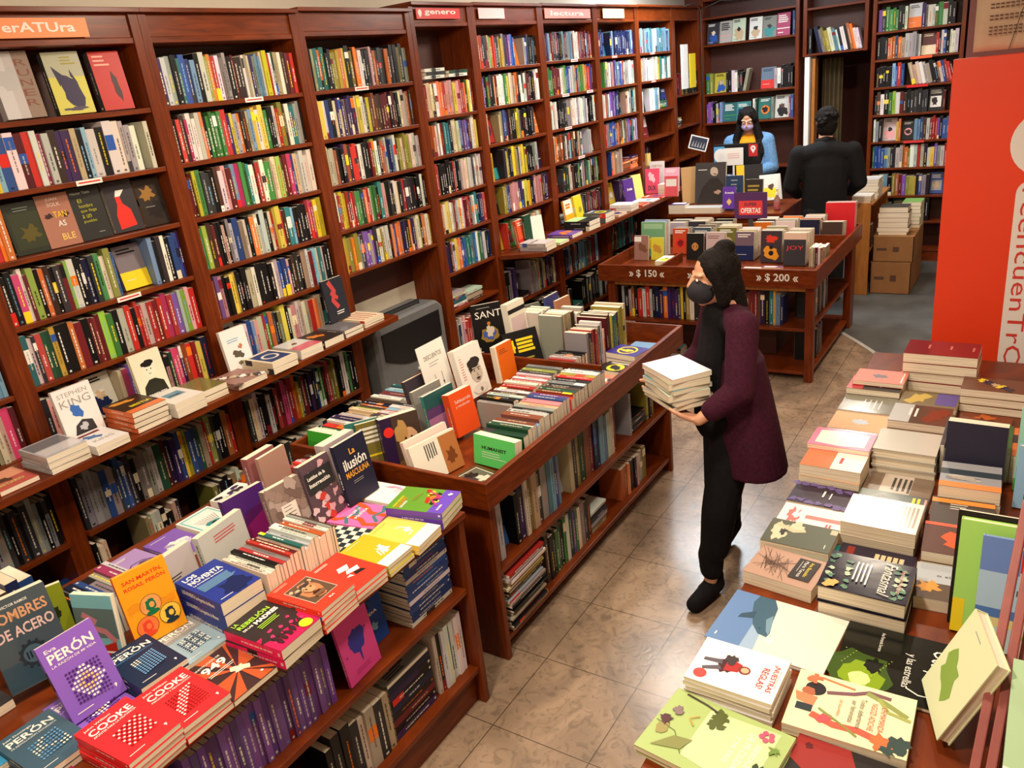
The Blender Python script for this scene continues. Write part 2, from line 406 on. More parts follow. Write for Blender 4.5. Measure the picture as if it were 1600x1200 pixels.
TOKW = {'t': (0.014, 0.030)}
def parse(s):
    out = []; i = 0
    while i < len(s):
        ch = s[i]
        if ch == '#': out.append(('F', s[i+1])); i += 2
        elif ch == '_': out.append(('G', None)); i += 1
        elif ch == '/': out.append(('L', -14)); i += 1
        elif ch == '\\': out.append(('L', 12)); i += 1
        elif ch == '|': out.append(('L', 0)); i += 1
        elif ch == '=':
            j = s.index(']', i); out.append(('H', s[i+2:j])); i = j+1
        else: out.append(('B', ch)); i += 1
    return out
def row(toks, start, dirv, L, z, psi, place, group, seed, hr=(0.195, 0.225), dep=(0.13, 0.15), tw=(0.013, 0.030), keep=False, rev=False, fw=0.135, maxs=1.5, expand=False):
    """spine-out books from start along dirv (unit, metres L) standing on z; spines face psi"""
    GID[0] += 1
    R = random.Random(seed); T = parse(toks); dirv = Vector(dirv).normalized(); st = Vector(start)
    a = math.radians(psi); nx = Vector((math.cos(a), math.sin(a), 0)); Z = Vector((0,0,1))
    X = -nx; Y = Z; ZZ = X.cross(Y)            # local axes of an upright spine-out book
    fwd = ZZ.dot(dirv) > 0
    items = []
    lean = 0
    for k, c in T:
        if k == 'L': lean = c; continue
        if k == 'B': wd = R.uniform(*tw); items.append([k, c, wd, lean])
        elif k == 'F': items.append([k, c, fw*R.uniform(.95,1.08), 0])
        elif k == 'G': items.append([k, c, 0.04, 0])
        elif k == 'H': items.append([k, c, 0.2, 0])
    if expand:
        for _k in range(60):
            fixed = sum(i[2] for i in items if i[0] != 'B'); bw = sum(i[2] for i in items if i[0] == 'B')
            if not bw or (L-.01-fixed)/bw < 1.18: break
            cand = [q for q, i in enumerate(items) if i[0] == 'B']; q = R.choice(cand); src = items[R.choice(cand)] if R.random() < .5 else items[q]
            items.insert(q+1, ['B', src[1], R.uniform(*tw), items[q][3]])
    fixed = sum(i[2] for i in items if i[0] != 'B'); bw = sum(i[2]/max(.9,math.cos(math.radians(i[3]))) for i in items if i[0] == 'B')
    sc = min(maxs, max(.45, (L-.01-fixed)/bw)) if bw else 1
    u = 0.004; n = 0
    for k, c, wd, lean in items:
        if k == 'G': u += wd; continue
        n += 1
        if k == 'B':
            t = wd*sc*.985; adv = wd*sc/max(.9, math.cos(math.radians(lean))); h = R.uniform(*hr)
            if wd > .026: h = min(h*1.03, hr[1]*1.04)
            w = R.uniform(*dep)
            x, y, zz = X, Y, ZZ; p = st + dirv*u + nx*(-w/2 - R.uniform(0,.012)); p.z = z+.0006
            if lean:
                # lean along the row about the bottom edge
                ang = math.radians(lean)*(1 if fwd else -1)
                y = (Y*math.cos(ang) + ZZ*math.sin(ang)); zz = X.cross(y)
                if ang > 0: p = p + Vector((0,0,1))*(t*math.sin(abs(ang)))
                elif not fwd: pass
            if not fwd: p = p + dirv*t
            if lean:
                ys = [0, t]; corners = [p + y*yy + zz*tt for yy in (0, h) for tt in (0, t)]
                dz = z+.0006-min(q.z for q in corners); p = p + Vector((0,0,dz))
            cn = cname(c)
            lab = f"{'thick' if t>.026 else 'slim' if t<.016 else 'medium'} {cn} book, {ordw(n)} from the left on {place}"
            book(mat4(x, y, zz, p), w, h, t, c, lab, group, area=t*h+.25*t*w, seed=seed*100+n, keep=keep)
            u += adv
        elif k == 'F':
            w = wd-.006; h = R.uniform(*hr)*1.0; t = R.uniform(.012,.028); lb = 10
            x, y, zz = frame(psi, lb); xd = 1 if x.dot(dirv) > 0 else -1
            p = st + dirv*(u+wd/2) + nx*(-.045-R.uniform(0,.01)-t); p.z = z+.001+max(0,0)
            p.z += 0; 
            lab = f"{cname(c)} book facing cover out, {ordw(n)} from the left on {place}"
            book(mat4(x, y, zz, p), w, h, t, c, lab, group, art=True, seed=seed*100+n, keep=keep, area=w*h)
            u += wd
        elif k == 'H':
            zz0 = z+.0008; m2 = len(c)
            for i, cc in enumerate(c):
                t = R.uniform(.014,.026); w = R.uniform(.12,.15); h = R.uniform(.18,.2)
                # lying flat, spine outward, length along the row
                x = -nx; y = dirv; q = x.cross(y)
                p = st + dirv*u + nx*(-w/2-R.uniform(0,.02)); p.z = zz0
                if q.z < 0: y = -y; p = p + dirv*h; q = -q
                lab = f"{cname(cc)} book lying flat, {ordw(i+1)} from the bottom of the pile on {place}"
                book(mat4(x, y, q, p), w, h, t, cc, lab, group, area=t*h+.3*w*h, seed=seed*100+n*9+i, keep=keep)
                zz0 += t+.0006
            u += wd
    return u
def flat(cx, cy, z0, w, h, t, ang, cover, label, art=None, spine=None, n=1, group=None, hard=False, gloss=False, st=None, jit=2.0, sc='w', keep=True, seed=None):
    """book(s) lying face up; n copies in a stack; ang = direction the title runs"""
    GID[0] += 1
    sd = seed if seed is not None else int(abs(cx*1000)+abs(cy*313)); R = random.Random(sd)
    for i in range(n):
        a = ang + (R.uniform(-jit, jit) if i < n-1 else 0); x, y, z = frame(a-90, 90)
        dx, dy = (R.uniform(-.003,.003), R.uniform(-.003,.003)) if i < n-1 else (0, 0)
        p = Vector((cx+dx, cy+dy, z0+.0008+i*(t+.0008))) - y*h/2
        top = i == n-1
        lab = label if top else f"{ordw(n-i)} copy from the top under the {label}"
        if not top and len(lab.split()) > 16: lab = ' '.join(lab.split()[:16])
        book(mat4(x, y, z, p), w, h, t, cover, lab, group or 'books lying flat on the tables', spine=spine, art=art if top else None, hard=hard, gloss=gloss, keep=keep, area=w*h if top else t*h*1.5, spine_text=st, seed=sd+i, stext_col=sc)
def stand(cx, cy, z0, w, h, t, psi, p, cover, label, art=None, spine=None, group=None, hard=False, gloss=False, st=None, roll=0, keep=True, sc='w', seed=None):
    """book standing cover out, leaning back p degrees, cover facing psi; (cx,cy) = middle of the cover's lower edge"""
    GID[0] += 1
    x, y, z = frame(psi, p, roll); pos = Vector((cx, cy, z0+.001)) - z*t
    cs = [pos + x*a + y*b + z*c for a in (-w/2, w/2) for b in (0, h) for c in (0, t)]
    pos.z += z0+.001 - min(q.z for q in cs)
    book(mat4(x, y, z, pos), w, h, t, cover, label, group or 'books standing with covers shown on the tables', spine=spine, art=art, hard=hard, gloss=gloss, keep=keep, spine_text=st, seed=seed if seed is not None else int(abs(cx*1000)+abs(cy*717)), stext_col=sc)
def uprow(toks, x0, y0, dy, z, place, group, seed, ln=(.2,.225), ht=(.13,.15), tw=(.014,.03), psi=-90, maxs=1.5, L=None, keep=False):
    """books standing on their fore edge, spine up, in a row away from the viewer; length runs along X"""
    GID[0] += 1
    R = random.Random(seed); T = [c for c in toks]; u = 0
    ws = [R.uniform(*tw) for _ in T]; sc = (L/sum(ws)) if L else 1; sc = min(maxs, sc)
    a = math.radians(psi); cz = Vector((math.cos(a), math.sin(a), 0)); x = Vector((0,0,-1)); y = cz.cross(x)
    FX[0] = True
    for i, c in enumerate(T):
        t = ws[i]*sc; w = R.uniform(*ht); h = R.uniform(*ln)
        p = Vector((x0, y0, z+.0006+w/2)) - cz*(u+t) - y*h/2
        lab = f"{cname(c)} book standing spine up, {ordw(i+1)} from the front of {place}"
        book(mat4(x, y, cz, p), w, h, t*.985, c, lab, group, area=t*h+.15*w*h, seed=seed*100+i, keep=keep)
        u += t
    FX[0] = False

# ------------------------------------------------------------------ setting
def structure(o): o['kind'] = 'structure'; return o
fl = MB()
edge = [(0.9,4.0),(-0.89,6.43),(-1.01,6.62),(-1.14,6.80),(-1.32,7.03),(-1.75,7.60),(-3.2,9.9)]
fl.poly([(-3.8,-0.6,0),(0.9,-0.6,0)]+[(x,y,0) for x,y in edge]+[(-3.8,9.9,0)], (1,1,1), 0)
fl.poly([(x,y,0) for x,y in edge[::-1]]+[(0.9,4.0,0),(0.9,11.6,0),(-3.2,11.6,0)], (1,1,1), 1)
structure(fl.build('floor', ['tiles', 'grey_floor']))
tr = MB()
for (a, b) in zip(edge[1:5], edge[2:6]):
    tr.add([(a[0]-.03,a[1]-.02,0),(a[0],a[1],0),(b[0],b[1],0),(b[0]-.03,b[1]-.02,0),(a[0]-.03,a[1]-.02,.004),(a[0],a[1],.004),(b[0],b[1],.004),(b[0]-.03,b[1]-.02,.004)], [(4,5,6,7),(0,1,5,4),(3,2,6,7),(0,3,7,4),(1,2,6,5)])
structure(tr.build('trim_1', 'pale_strip'))
structure(boxob('wall_left', -3.95,-0.6,0,-3.80,9.98,3.3, 'wall_paint'))
wb = MB()
for b in [(-3.95,9.98,0,-2.36,10.1,3.3),(-2.36,9.98,2.26,-1.62,10.1,3.3),(-1.62,9.98,0,0.9,10.1,3.3)]: wb.box(*b)
structure(wb.build('wall_back', 'dark_paint'))
pb_ = MB(); 
for b in [(-2.6,11.5,0,-1.4,11.6,2.4),(-2.6,10.1,0,-2.5,11.5,2.4),(-1.5,10.1,0,-1.4,11.5,2.4),(-2.6,10.1,2.3,-1.4,11.6,2.4)]: pb_.box(*b)
structure(pb_.build('wall_passage', 'dark_paint'))
structure(boxob('wall_right', 0.9,-0.6,0,1.0,10.0,3.3, 'wall_paint'))
structure(boxob('wall_front', -3.9,-0.7,0,1.0,-0.6,3.3, 'wall_paint'))
structure(boxob('ceiling', -3.9,-0.7,3.3,1.0,10.1,3.4, 'ceiling_paint'))
structure(boxob('wall_corner', -0.78,9.70,0,0.88,9.97,3.3, 'dark_paint'))
dj = MB(); dj.box(-2.33,9.68,0,-2.28,9.99,2.24); structure(dj.build('door_1', 'white_paper'))
oj = MB(); oj.box(-2.27,9.75,0,-2.235,9.9,2.22); structure(oj.build('trim_2', 'oak_wood'))
# curtain in the doorway
cu = MB(); pts = []
for i in range(61):
    t = i/60; pts.append((-2.22+.22*t, 10.04+.03*math.sin(t*PI*9)))
for (a, b) in zip(pts, pts[1:]): cu.add([(a[0],a[1],.05),(b[0],b[1],.05),(b[0],b[1],2.2),(a[0],a[1],2.2),(a[0],a[1]+.004,.05),(b[0],b[1]+.004,.05),(b[0],b[1]+.004,2.2),(a[0],a[1]+.004,2.2)], [(0,1,2,3),(5,4,7,6)])
tag(cu.build('curtain', 'curtain_cloth', smooth=True), 'beige curtain hanging in the dark doorway behind the man', 'curtain')

# ------------------------------------------------------------------ wall bookcases
def text_board(name, w, h, t, col, parent, M, s=None, tcol='w', tw=.7, th=.45, icon=False):
    b = MB(); b.box(0,0,0,w,h,t, C(col))
    if s: put_text(b, s, w*(.18 if icon else .12), h*.28, t+.0006, w*tw, h*th, C(tcol), None, .02)
    if icon:
        b.poly([(w*.08+.3*h*math.cos(k*PI/8), h*.58+.3*h*math.sin(k*PI/8), t+.0006) for k in range(-1,10)]+[(w*.08, h*.1, t+.0006)], C(tcol))
    return b.build(name, 'cover', parent, M)
def facing_x(x, y, z): return mat4(Vector((0,1,0)), Vector((0,0,1)), Vector((1,0,0)), (x,y,z))
def facing_ny(x, y, z): return mat4(Vector((1,0,0)), Vector((0,0,1)), Vector((0,-1,0)), (x,y,z))
XF = -3.5; XB = -3.78
SH = [2.42, 2.155, 1.89, 1.625, 1.36]
def bookcase_left(y0, y1, shelves, label, top=2.82, bottom=0.0, ledge=None, low=(), sign=None, tags=(), header=True, xf=XF):
    t = empty('wall_bookcase', (XF, (y0+y1)/2, 0)); 
    tag(t, label, 'bookcase', 'wooden bookcases along the left wall'); ox, oy = XF, (y0+y1)/2
    def part(name, a, mat='cherry_wood', bev=.002):
        b = MB(); b.box(a[0]-ox,a[1]-oy,a[2],a[3]-ox,a[4]-oy,a[5]); return b.build(name, mat, t, bevel=bev)
    T = .045
    part('side_panel', (XB, y0, bottom, xf, y0+T, top), 'cherry_wood_upright'); part('side_panel', (XB, y1-T, bottom, xf, y1, top), 'cherry_wood_upright')
    part('back_panel', (XB, y0+T, bottom, XB+.012, y1-T, top), 'wood_back', 0)
    part('top_board', (XB, y0-.0, top, xf+.03, y1, top+.02))
    hb = None
    if header: hb = part('header_board', (xf-.03, y0+T, top-.10, xf-.012, y1-T, top))
    part('shelf', (XB+.012, y0+T, top-.125, xf-.005, y1-T, top-.10))
    sh_ = {}
    for z in shelves: sh_[z] = part('shelf', (XB+.012, y0+T, z-.022, xf-.005, y1-T, z))
    for z in low: part('shelf', (XB+.012, y0+T, z-.022, xf+.03, y1-T, z))
    if sign:
        s, col, a, b, zz, hh, icon, tc = sign
        text_board('category_sign', b-a, hh, .004, col, hb or t, facing_x(xf+.004-ox, a-oy, zz), s, tc, .72, .5, icon)
    for (yy, zz, col) in tags:
        b = MB(); b.box(0,0,0,.12,.022,.002, C(col)); b.poly([(.01,.008,.0026),(.11,.008,.0026),(.11,.014,.0026),(.01,.014,.0026)], C('r' if col=='w' else 'w'))
        b.build('shelf_label', 'cover', sh_.get(zz, t), facing_x(xf-.004-ox, yy-oy, zz-.022))
    return t
UY = [0.50, 1.475, 2.445, 3.405, 4.385, 5.075, 6.03, 7.0, 7.90, 8.84, 9.66]
LOW = (.655, .33, .06)
bookcase_left(UY[0], UY[1], SH+[1.09], 'leftmost wooden bookcase, cut by the left edge of the picture', low=LOW)
bookcase_left(UY[1], UY[2], SH+[1.09], 'wooden bookcase under the orange literatura sign', low=LOW, sign=('LITerATUra', (246,150,96), 1.62, 2.19, 2.725, .075, True, 'w'), tags=((1.95,2.155,'w'),(1.98,1.625,'w')))
bookcase_left(UY[2], UY[3], SH+[1.09], 'plain wooden bookcase right of the literatura bookcase, above the long ledge', low=LOW, tags=((2.95,2.42,'w'),))
bookcase_left(UY[3], UY[4], SH, 'wooden bookcase built over the grey gas heater', bottom=0.0, tags=((3.78,2.42,'w'),), top=2.83)
bookcase_left(UY[4], UY[5], [2.18,1.925,1.66,1.39,1.11,.84,.5], 'narrow wooden bookcase under the red sign with an empty top opening', top=2.87, sign=(' genero', (214,44,34), 4.45, 4.93, 2.79, .065, True, 'w'))
bookcase_left(UY[5], UY[6], [2.46,2.19,1.925,1.65,1.385,1.10,.66,.30], 'wooden bookcase with two pale signs right of the narrow one', top=2.875, sign=(None, (240,190,190), 5.16, 5.5, 2.79, .07, False, 'w'))
bookcase_left(UY[6], UY[7], [2.47,2.20,1.93,1.66,1.39,1.10,.66,.30], 'wooden bookcase under the long pink sign', top=2.88, sign=(' lectura', (238,150,140), 6.1, 6.9, 2.79, .075, False, 'w'), tags=((6.5,2.47,'w'),(6.3,2.2,'w'),(6.75,2.2,'w'),(6.3,1.93,'w'),(6.5,1.66,'w')))
bookcase_left(UY[7], UY[8], [2.47,2.20,1.93,1.66,1.39,1.10], 'wooden bookcase under the pale orange sign', top=2.885, sign=(None, (255,214,170), 7.15, 7.6, 2.79, .08, False, 'w'), tags=((7.3,2.47,(240,120,90)),))
bookcase_left(UY[8], UY[9], [2.47,2.20,1.90,1.63,1.36,1.10], 'wooden bookcase with blue books and a pen holder, near the corner', top=2.89, tags=((8.2,2.47,(240,120,100)),(8.2,2.2,(240,120,100))))
bookcase_left(UY[9], UY[10], [2.0,1.66,1.3], 'narrow corner bookcase with white papers hanging in front', top=2.89)
# ledges
lg = MB(); lg.add([(-3.494,.45,1.055),(-3.17,.45,1.055),(-3.20,2.6,1.055),(-3.25,3.55,1.055),(-3.494,3.55,1.055),(-3.494,.45,1.09),(-3.17,.45,1.09),(-3.20,2.6,1.09),(-3.25,3.55,1.09),(-3.494,3.55,1.09)], [(4,3,2,1,0),(5,6,7,8,9),(0,1,6,5),(1,2,7,6),(2,3,8,7),(3,4,9,8),(4,0,5,9)])
tag(lg.build('display_ledge', 'cherry_wood', bevel=.003), 'long wooden ledge holding face-up books along the nearest bookcases', 'ledge')
lg = MB(); lg.add([(-3.494,5.06,1.065),(-3.17,5.20,1.065),(-3.17,8.35,1.065),(-3.494,8.35,1.065),(-3.494,5.06,1.10),(-3.17,5.20,1.10),(-3.17,8.35,1.10),(-3.494,8.35,1.10)], [(3,2,1,0),(4,5,6,7),(0,1,5,4),(1,2,6,5),(2,3,7,6),(3,0,4,7)])
tag(lg.build('display_ledge', 'cherry_wood', bevel=.003), 'wooden ledge with books under the far bookcases, beyond the heater', 'ledge')

# ------------------------------------------------------------------ back bookcases (facing the camera)
def bookcase_back(x0, x1, shelves, top, bottom, label, yf=9.70, yb=9.96, tags=()):
    ox, oy = (x0+x1)/2, yf; t = empty('wall_bookcase', (ox, oy, 0)); tag(t, label, 'bookcase', 'wooden bookcases on the back wall')
    def part(name, a, mat='cherry_wood'):
        b = MB(); b.box(a[0]-ox,a[1]-oy,a[2],a[3]-ox,a[4]-oy,a[5]); return b.build(name, mat, t, bevel=.002)
    part('side_panel', (x0,yf,bottom,x0+.04,yb,top), 'cherry_wood_upright'); part('side_panel', (x1-.04,yf,bottom,x1,yb,top), 'cherry_wood_upright')
    part('back_panel', (x0+.04,yb-.012,bottom,x1-.04,yb,top), 'wood_back')
    part('top_board', (x0,yf,top,x1,yb,top+.03))
    for z in shelves: part('shelf', (x0+.04,yf+.004,z-.022,x1-.04,yb-.012,z))
    if bottom == 0: part('base_board', (x0+.04,yf+.01,0,x1-.04,yf+.03,.10))
    for xx, zz, col, wd in tags:
        b = MB(); b.box(0,0,0,wd,.026,.002, C(col)); b.build('shelf_label', 'cover', t, facing_ny(xx-ox, yf-.001-oy, zz-.026))
bookcase_back(-3.52, -2.40, [2.78,2.49,1.95,1.62,1.1], 2.95, 0, 'wide wooden bookcase behind the counter with the masked woman')
bookcase_back(-2.36, -1.70, [2.27,2.73], 2.95, 2.245, 'wooden shelf unit bridging over the dark doorway')
bookcase_back(-1.66, -0.80, [2.70,2.405,2.135,1.86,1.58,1.30,1.02,.72,.44,.13], 2.95, 0, 'tall wooden bookcase right of the dark doorway', tags=((-1.28,2.135,(240,100,60),.2),(-1.3,1.86,(210,40,40),.2),(-1.3,1.30,(210,60,60),.2)))

# ------------------------------------------------------------------ tables
def table_parts(t, ox, oy, parts):
    for (name, a, mat) in parts:
        b = MB(); b.box(a[0]-ox,a[1]-oy,a[2],a[3]-ox,a[4]-oy,a[5]); b.build(name, mat, t, bevel=.003)
t = empty('display_table', (-2.2, 1.1, 0)); tag(t, 'wooden display table in the foreground with shelves of purple books below', 'table')
table_parts(t, -2.2, 1.1, [('tabletop', (-2.74,.1,.855,-1.68,2.02,.88), 'cherry_wood'), ('side_panel', (-2.74,1.985,0,-1.69,2.015,.855), 'cherry_wood_upright'),
    ('shelf', (-2.14,.1,.53,-1.70,1.985,.555), 'cherry_wood'), ('shelf', (-2.14,.1,.155,-1.70,1.985,.18), 'cherry_wood'), ('back_panel', (-2.16,.1,.0,-2.14,1.985,.855), 'wood_back'), ('base_board', (-2.14,.1,0,-1.73,1.985,.155),'cherry_wood')])
t = empty('book_bin_table', (-2.24, 3.2, 0)); tag(t, 'long wooden table with a divided book tray and shelves below, in the middle', 'table')
table_parts(t, -2.24, 3.2, [('tray_floor', (-2.78,2.21,.785,-1.70,4.25,.80), 'cherry_wood'), ('tray_side', (-1.72,2.20,.785,-1.695,4.25,.905), 'cherry_wood'), ('tray_side', (-2.80,2.20,.785,-2.78,4.25,.905), 'cherry_wood'),
    ('tray_front', (-2.80,2.185,.785,-1.695,2.207,.905), 'cherry_wood'), ('tray_back', (-2.80,4.25,.785,-1.695,4.27,.905), 'cherry_wood'), ('tray_divider', (-2.775,3.40,.80,-1.80,3.42,.95), 'cherry_wood'),
    ('side_panel', (-2.76,2.24,0,-1.74,2.27,.785), 'cherry_wood_upright'), ('side_panel', (-2.76,4.12,0,-1.74,4.15,.785), 'cherry_wood_upright'),
    ('shelf', (-2.24,2.27,.41,-1.75,4.12,.435), 'cherry_wood'), ('shelf', (-2.24,2.27,.075,-1.75,4.12,.10), 'cherry_wood'), ('back_panel', (-2.26,2.27,.0,-2.24,4.12,.785), 'wood_back'), ('base_board', (-2.24,2.27,0,-1.80,4.12,.075), 'cherry_wood')])
t = empty('book_bin_table', (-2.14, 6.5, 0)); tag(t, 'wooden sale table with white price figures on its tray front', 'table')
table_parts(t, -2.14, 6.5, [('tray_floor', (-2.98,5.77,.765,-1.28,7.4,.78), 'cherry_wood'), ('tray_side', (-1.30,5.77,.74,-1.275,7.40,.875), 'cherry_wood'), ('tray_side', (-3.0,5.77,.74,-2.98,7.4,.875), 'cherry_wood'),
    ('tray_front', (-3.0,5.745,.74,-1.275,5.768,.875), 'cherry_wood'), ('tray_back', (-3.0,7.4,.74,-1.275,7.42,.875), 'cherry_wood'), ('tray_divider', (-2.98,6.86,.78,-1.3,6.88,.89), 'cherry_wood'), ('tray_divider', (-2.50,5.77,.78,-2.48,6.3,.86), 'cherry_wood'),
    ('leg', (-1.36,5.79,0,-1.30,5.85,.74), 'cherry_wood_upright'), ('leg', (-2.94,5.79,0,-2.88,5.85,.74), 'cherry_wood_upright'), ('leg', (-1.36,7.15,0,-1.30,7.30,.74), 'cherry_wood_upright'), ('leg', (-2.94,7.3,0,-2.88,7.36,.74), 'cherry_wood_upright'),
    ('front_rail', (-2.88,5.80,.70,-1.36,5.83,.74), 'oak_wood'), ('shelf', (-2.9,5.81,.39,-1.32,7.3,.415), 'cherry_wood'), ('shelf', (-2.9,5.81,.05,-1.32,7.3,.075), 'cherry_wood'), ('back_panel', (-2.88,6.15,.075,-1.66,6.17,.74), 'wood_back'), ('back_panel', (-1.68,6.17,.075,-1.66,7.3,.74), 'wood_back')])
tf = [c for c in t.children if c.name.startswith('tray_front')][0]
for (x, s) in ((-2.72,'» $ 150 «'), (-2.23,'» $ 150 «'), (-1.70,'» $ 200 «')):
    pr = MB(); put_text(pr, s, 0, -.006, 0, .36, .066, C('w'), None, .02, 'l', False)
    pr.build('price_figures', 'cover', tf, mat4(Vector((1,0,0)), Vector((0,0,1)), Vector((0,-1,0)), (x+2.14, -.7565, .785)))
t = empty('display_table', (-.1, 2.7, 0)); tag(t, 'wooden display table on the right covered with face-up books', 'table')
table_parts(t, -.1, 2.7, [('tabletop', (-.66,.7,.77,.62,4.35,.80), 'cherry_wood'), ('side_panel', (-.58,4.25,0,.55,4.29,.77), 'cherry_wood_upright'), ('side_panel', (-.58,.75,0,.55,.79,.77), 'cherry_wood_upright'), ('front_panel', (-.56,.79,0,-.53,4.25,.77), 'cherry_wood'),
    ('divider', (-.66,1.985,.80,-.13,2.0,.812), 'cherry_wood')])

# ------------------------------------------------------------------ shelf contents, left wall
WG = 'books on the left wall bookcases'
def lrow(u, zi, toks, zs=None, x=XF-.022, **k):
    if '_' not in toks: k.setdefault('expand', True)
    names = ['leftmost bookcase', 'literatura bookcase', 'second full bookcase', 'heater bookcase', 'narrow bookcase', 'two-sign bookcase', 'pink-sign bookcase', 'orange-sign bookcase', 'pen-holder bookcase', 'corner bookcase']
    y0 = UY[u]+.05; y1 = UY[u+1]-.05
    if 'y0' in k: y0 = k.pop('y0')
    if 'y1' in k: y1 = k.pop('y1')
    zl = zs if zs is not None else (SH+[1.09])[zi]
    pl = {0:'top',1:'second',2:'third',3:'fourth',4:'fifth',5:'sixth',6:'seventh',7:'eighth',8:'ninth'}[zi]
    row(toks, (x, y0, 0), (0,1,0), y1-y0, zl, 0, f"the {pl} shelf of the {names[u]}", WG, u*17+zi*3+1, **k)
lrow(0,3,'BRBwk', y0=1.2); lrow(0,4,'rBkws', y0=1.15); lrow(0,5,'pcrmkcGkcR', y0=1.0); lrow(0,2,'woo', y0=1.3)
lrow(1,1,'yvoysbwRrwmwnVVekswkwwwww_w')
lrow(1,2,'wroo', y1=1.63); lrow(1,3,'kkmwRlkonkKRlwkkBKgcYb_#askKwkbbV'); lrow(1,4,'twKrGGykkoRkRRRlgkwrkrrwrRrmrvwlpr')
lrow(1,5,'KpwcRr#wcmvRrKOnkpGmVOrRyB')
lrow(2,0,'VwaktbbskwYorwaakRnKwewVasscyrwGewnRr'); lrow(2,1,'krnmwwwokggggrVywokncsywygkkwrYnwttaak')
lrow(2,2,'RRygKKknwpRsmggtwkrwggcclnRmbewwww'); lrow(2,3,'glnRkkpkawbeckocwwkcryyrntskkkkrmmyy')
lrow(2,4,'OvpkkyykkkkewkkkkwwbbpknKkewRswtwkk'); lrow(2,5,'#wwbspcrgoKkYykwpwcceroc#k')
lrow(3,0,'kctotyoykYkowkkKKpkkkkkkKa'); lrow(3,1,'cywbkcVVVywKnOnRRkRkcweOnK'); lrow(3,2,'ccckVKrRwkkRYkOpwBswnYcYYccww')
lrow(3,3,'wryrrgGorwggtpkKkwckKKKkk'); lrow(3,4,'yYoYaKvKwYwkoboBVkoKVcwykowY')
lrow(4,0,'rRcckwoppppprrGyw', zs=2.18); lrow(4,1,'yoowawRttkcRvbRwcy', zs=1.925); lrow(4,2,'rrpkkkkkkkaccKaww', zs=1.66)
lrow(4,3,'rocycwrwywmRRwtkBVr', zs=1.39); lrow(4,4,'VVkryobttwgwkBB', zs=1.11); lrow(4,5,'wwpmkrrRKBaw', zs=.5, hr=(.2,.26)); lrow(4,6,'=[rwtbca]=[nccw]', zs=.84, y1=5.0)
lrow(5,0,'KorRegYyaKvbb#oaKkkk', zs=2.46); lrow(5,1,'nvkkkoRwgyweeeokknRRw', zs=2.19); lrow(5,2,'Kc#reebBnyakk#o', zs=1.925)
lrow(5,3,'a#kKYyekwyYk#V', zs=1.65); lrow(5,4,'#aYbVppKyyykppnVV', zs=1.385); lrow(5,5,'#yr#gw_KknkresccO', zs=1.10)
lrow(6,0,'vRVKmkVkkVasswwrR', zs=2.47); lrow(6,1,'wggRwwcgwwboyorR', zs=2.2); lrow(6,2,'wkKkaacwwwkkkw', zs=1.93); lrow(6,3,'sonOnkw#sw#w', zs=1.66)
lrow(6,4,'#wKkGGcwnkkagwg', zs=1.39); lrow(6,5,'=[nnwaw]RVKk', zs=1.10)
lrow(7,0,'bb#oBBBsb', zs=2.47); lrow(7,1,'#wgpVvtbwrwwawww', zs=2.2); lrow(7,2,'wwwrwvbBk#teyaatc', zs=1.93); lrow(7,3,'worabbOnnkYektpwvw', zs=1.66)
lrow(7,4,'#mboe=[OOOoR]=[ooooV]', zs=1.39); lrow(7,5,'#V#yVVKK', zs=1.10)
lrow(8,0,'tgsabstswsbbb', zs=2.47); lrow(8,1,'yrwwecyyGttww', zs=2.2); lrow(8,2,'s#kw=[ggwg]#b', zs=1.90); lrow(8,3,'#K#w', zs=1.63, y1=8.5)
lrow(9,1,'rRoykgmGak', zs=2.0, x=XF-.02); lrow(9,2,'=[kwkwy]', zs=1.66)
GF = 'books facing out on the literatura bookcase'
def art_ruin(A):
    A.rect(0,0,.35,1,(206,204,206)); A.blob(.4,.6,.3,(190,188,190),3,j=.3); A.rect(.6,0,1,1,(150,130,118))
    for k, ch in enumerate('RUNER'): A.text(ch,.62,.78-.15*k,.3,.1,(130,80,64),0)
def art_cat(A):
    A.rect(0,0,1,1,(206,200,90)); A.rect(0,.6,1,1,(176,176,150)); A.blob(.55,.35,.26,(52,44,76),4,ry=.28,j=.2); A.poly([(.25,.45),(.15,.78),(.45,.6)],(52,44,76)); A.poly([(.6,.6),(.62,.72),(.75,.5)],(52,44,76)); A.lines(.45,.9,.4,3,'Y',2,.05,.02); A.blob(.5,.08,.3,(80,70,90),5,ry=.03)
def art_redw(A): A.lines(.1,.9,.5,3,(240,170,150),2,.07,.03); A.blob(.62,.4,.1,(60,20,24),4,ry=.25,j=.3)
def art_forest(A): A.rect(.1,.1,1,.8,(50,56,34)); A.blob(.6,.4,.25,(90,80,30),3,j=.5); A.lines(.3,.88,.5,2,(110,120,110),3,.05,.02)
def art_visage(A):
    A.rect(0,0,1,1,(170,118,100)); A.blob(.25,.6,.12,(70,50,50),3,ry=.05); A.blob(.75,.58,.12,(70,50,50),5,ry=.05); A.text('JUAN',.3,.86,.35,.07,(220,200,190),0); A.text('SOLK',.3,.77,.4,.07,(220,200,190),0); A.text('TAN',.4,.55,.4,.12,(240,190,60),.01); A.text('AS',.45,.38,.25,.11,'w',.01); A.text('BLE',.45,.12,.4,.12,(240,200,110),.01)
def art_hombre(A):
    A.text('Héctor Tizón',.1,.88,.6,.05,(190,190,180),0)
    for k, t in enumerate(('El','hombre','que llega','a un','pueblo')): A.text(t,.25,.72-.1*k,[.12,.42,.5,.28,.4][k],.07,(180,176,40),0)
    A.lines(.6,.12,.25,1,'a')
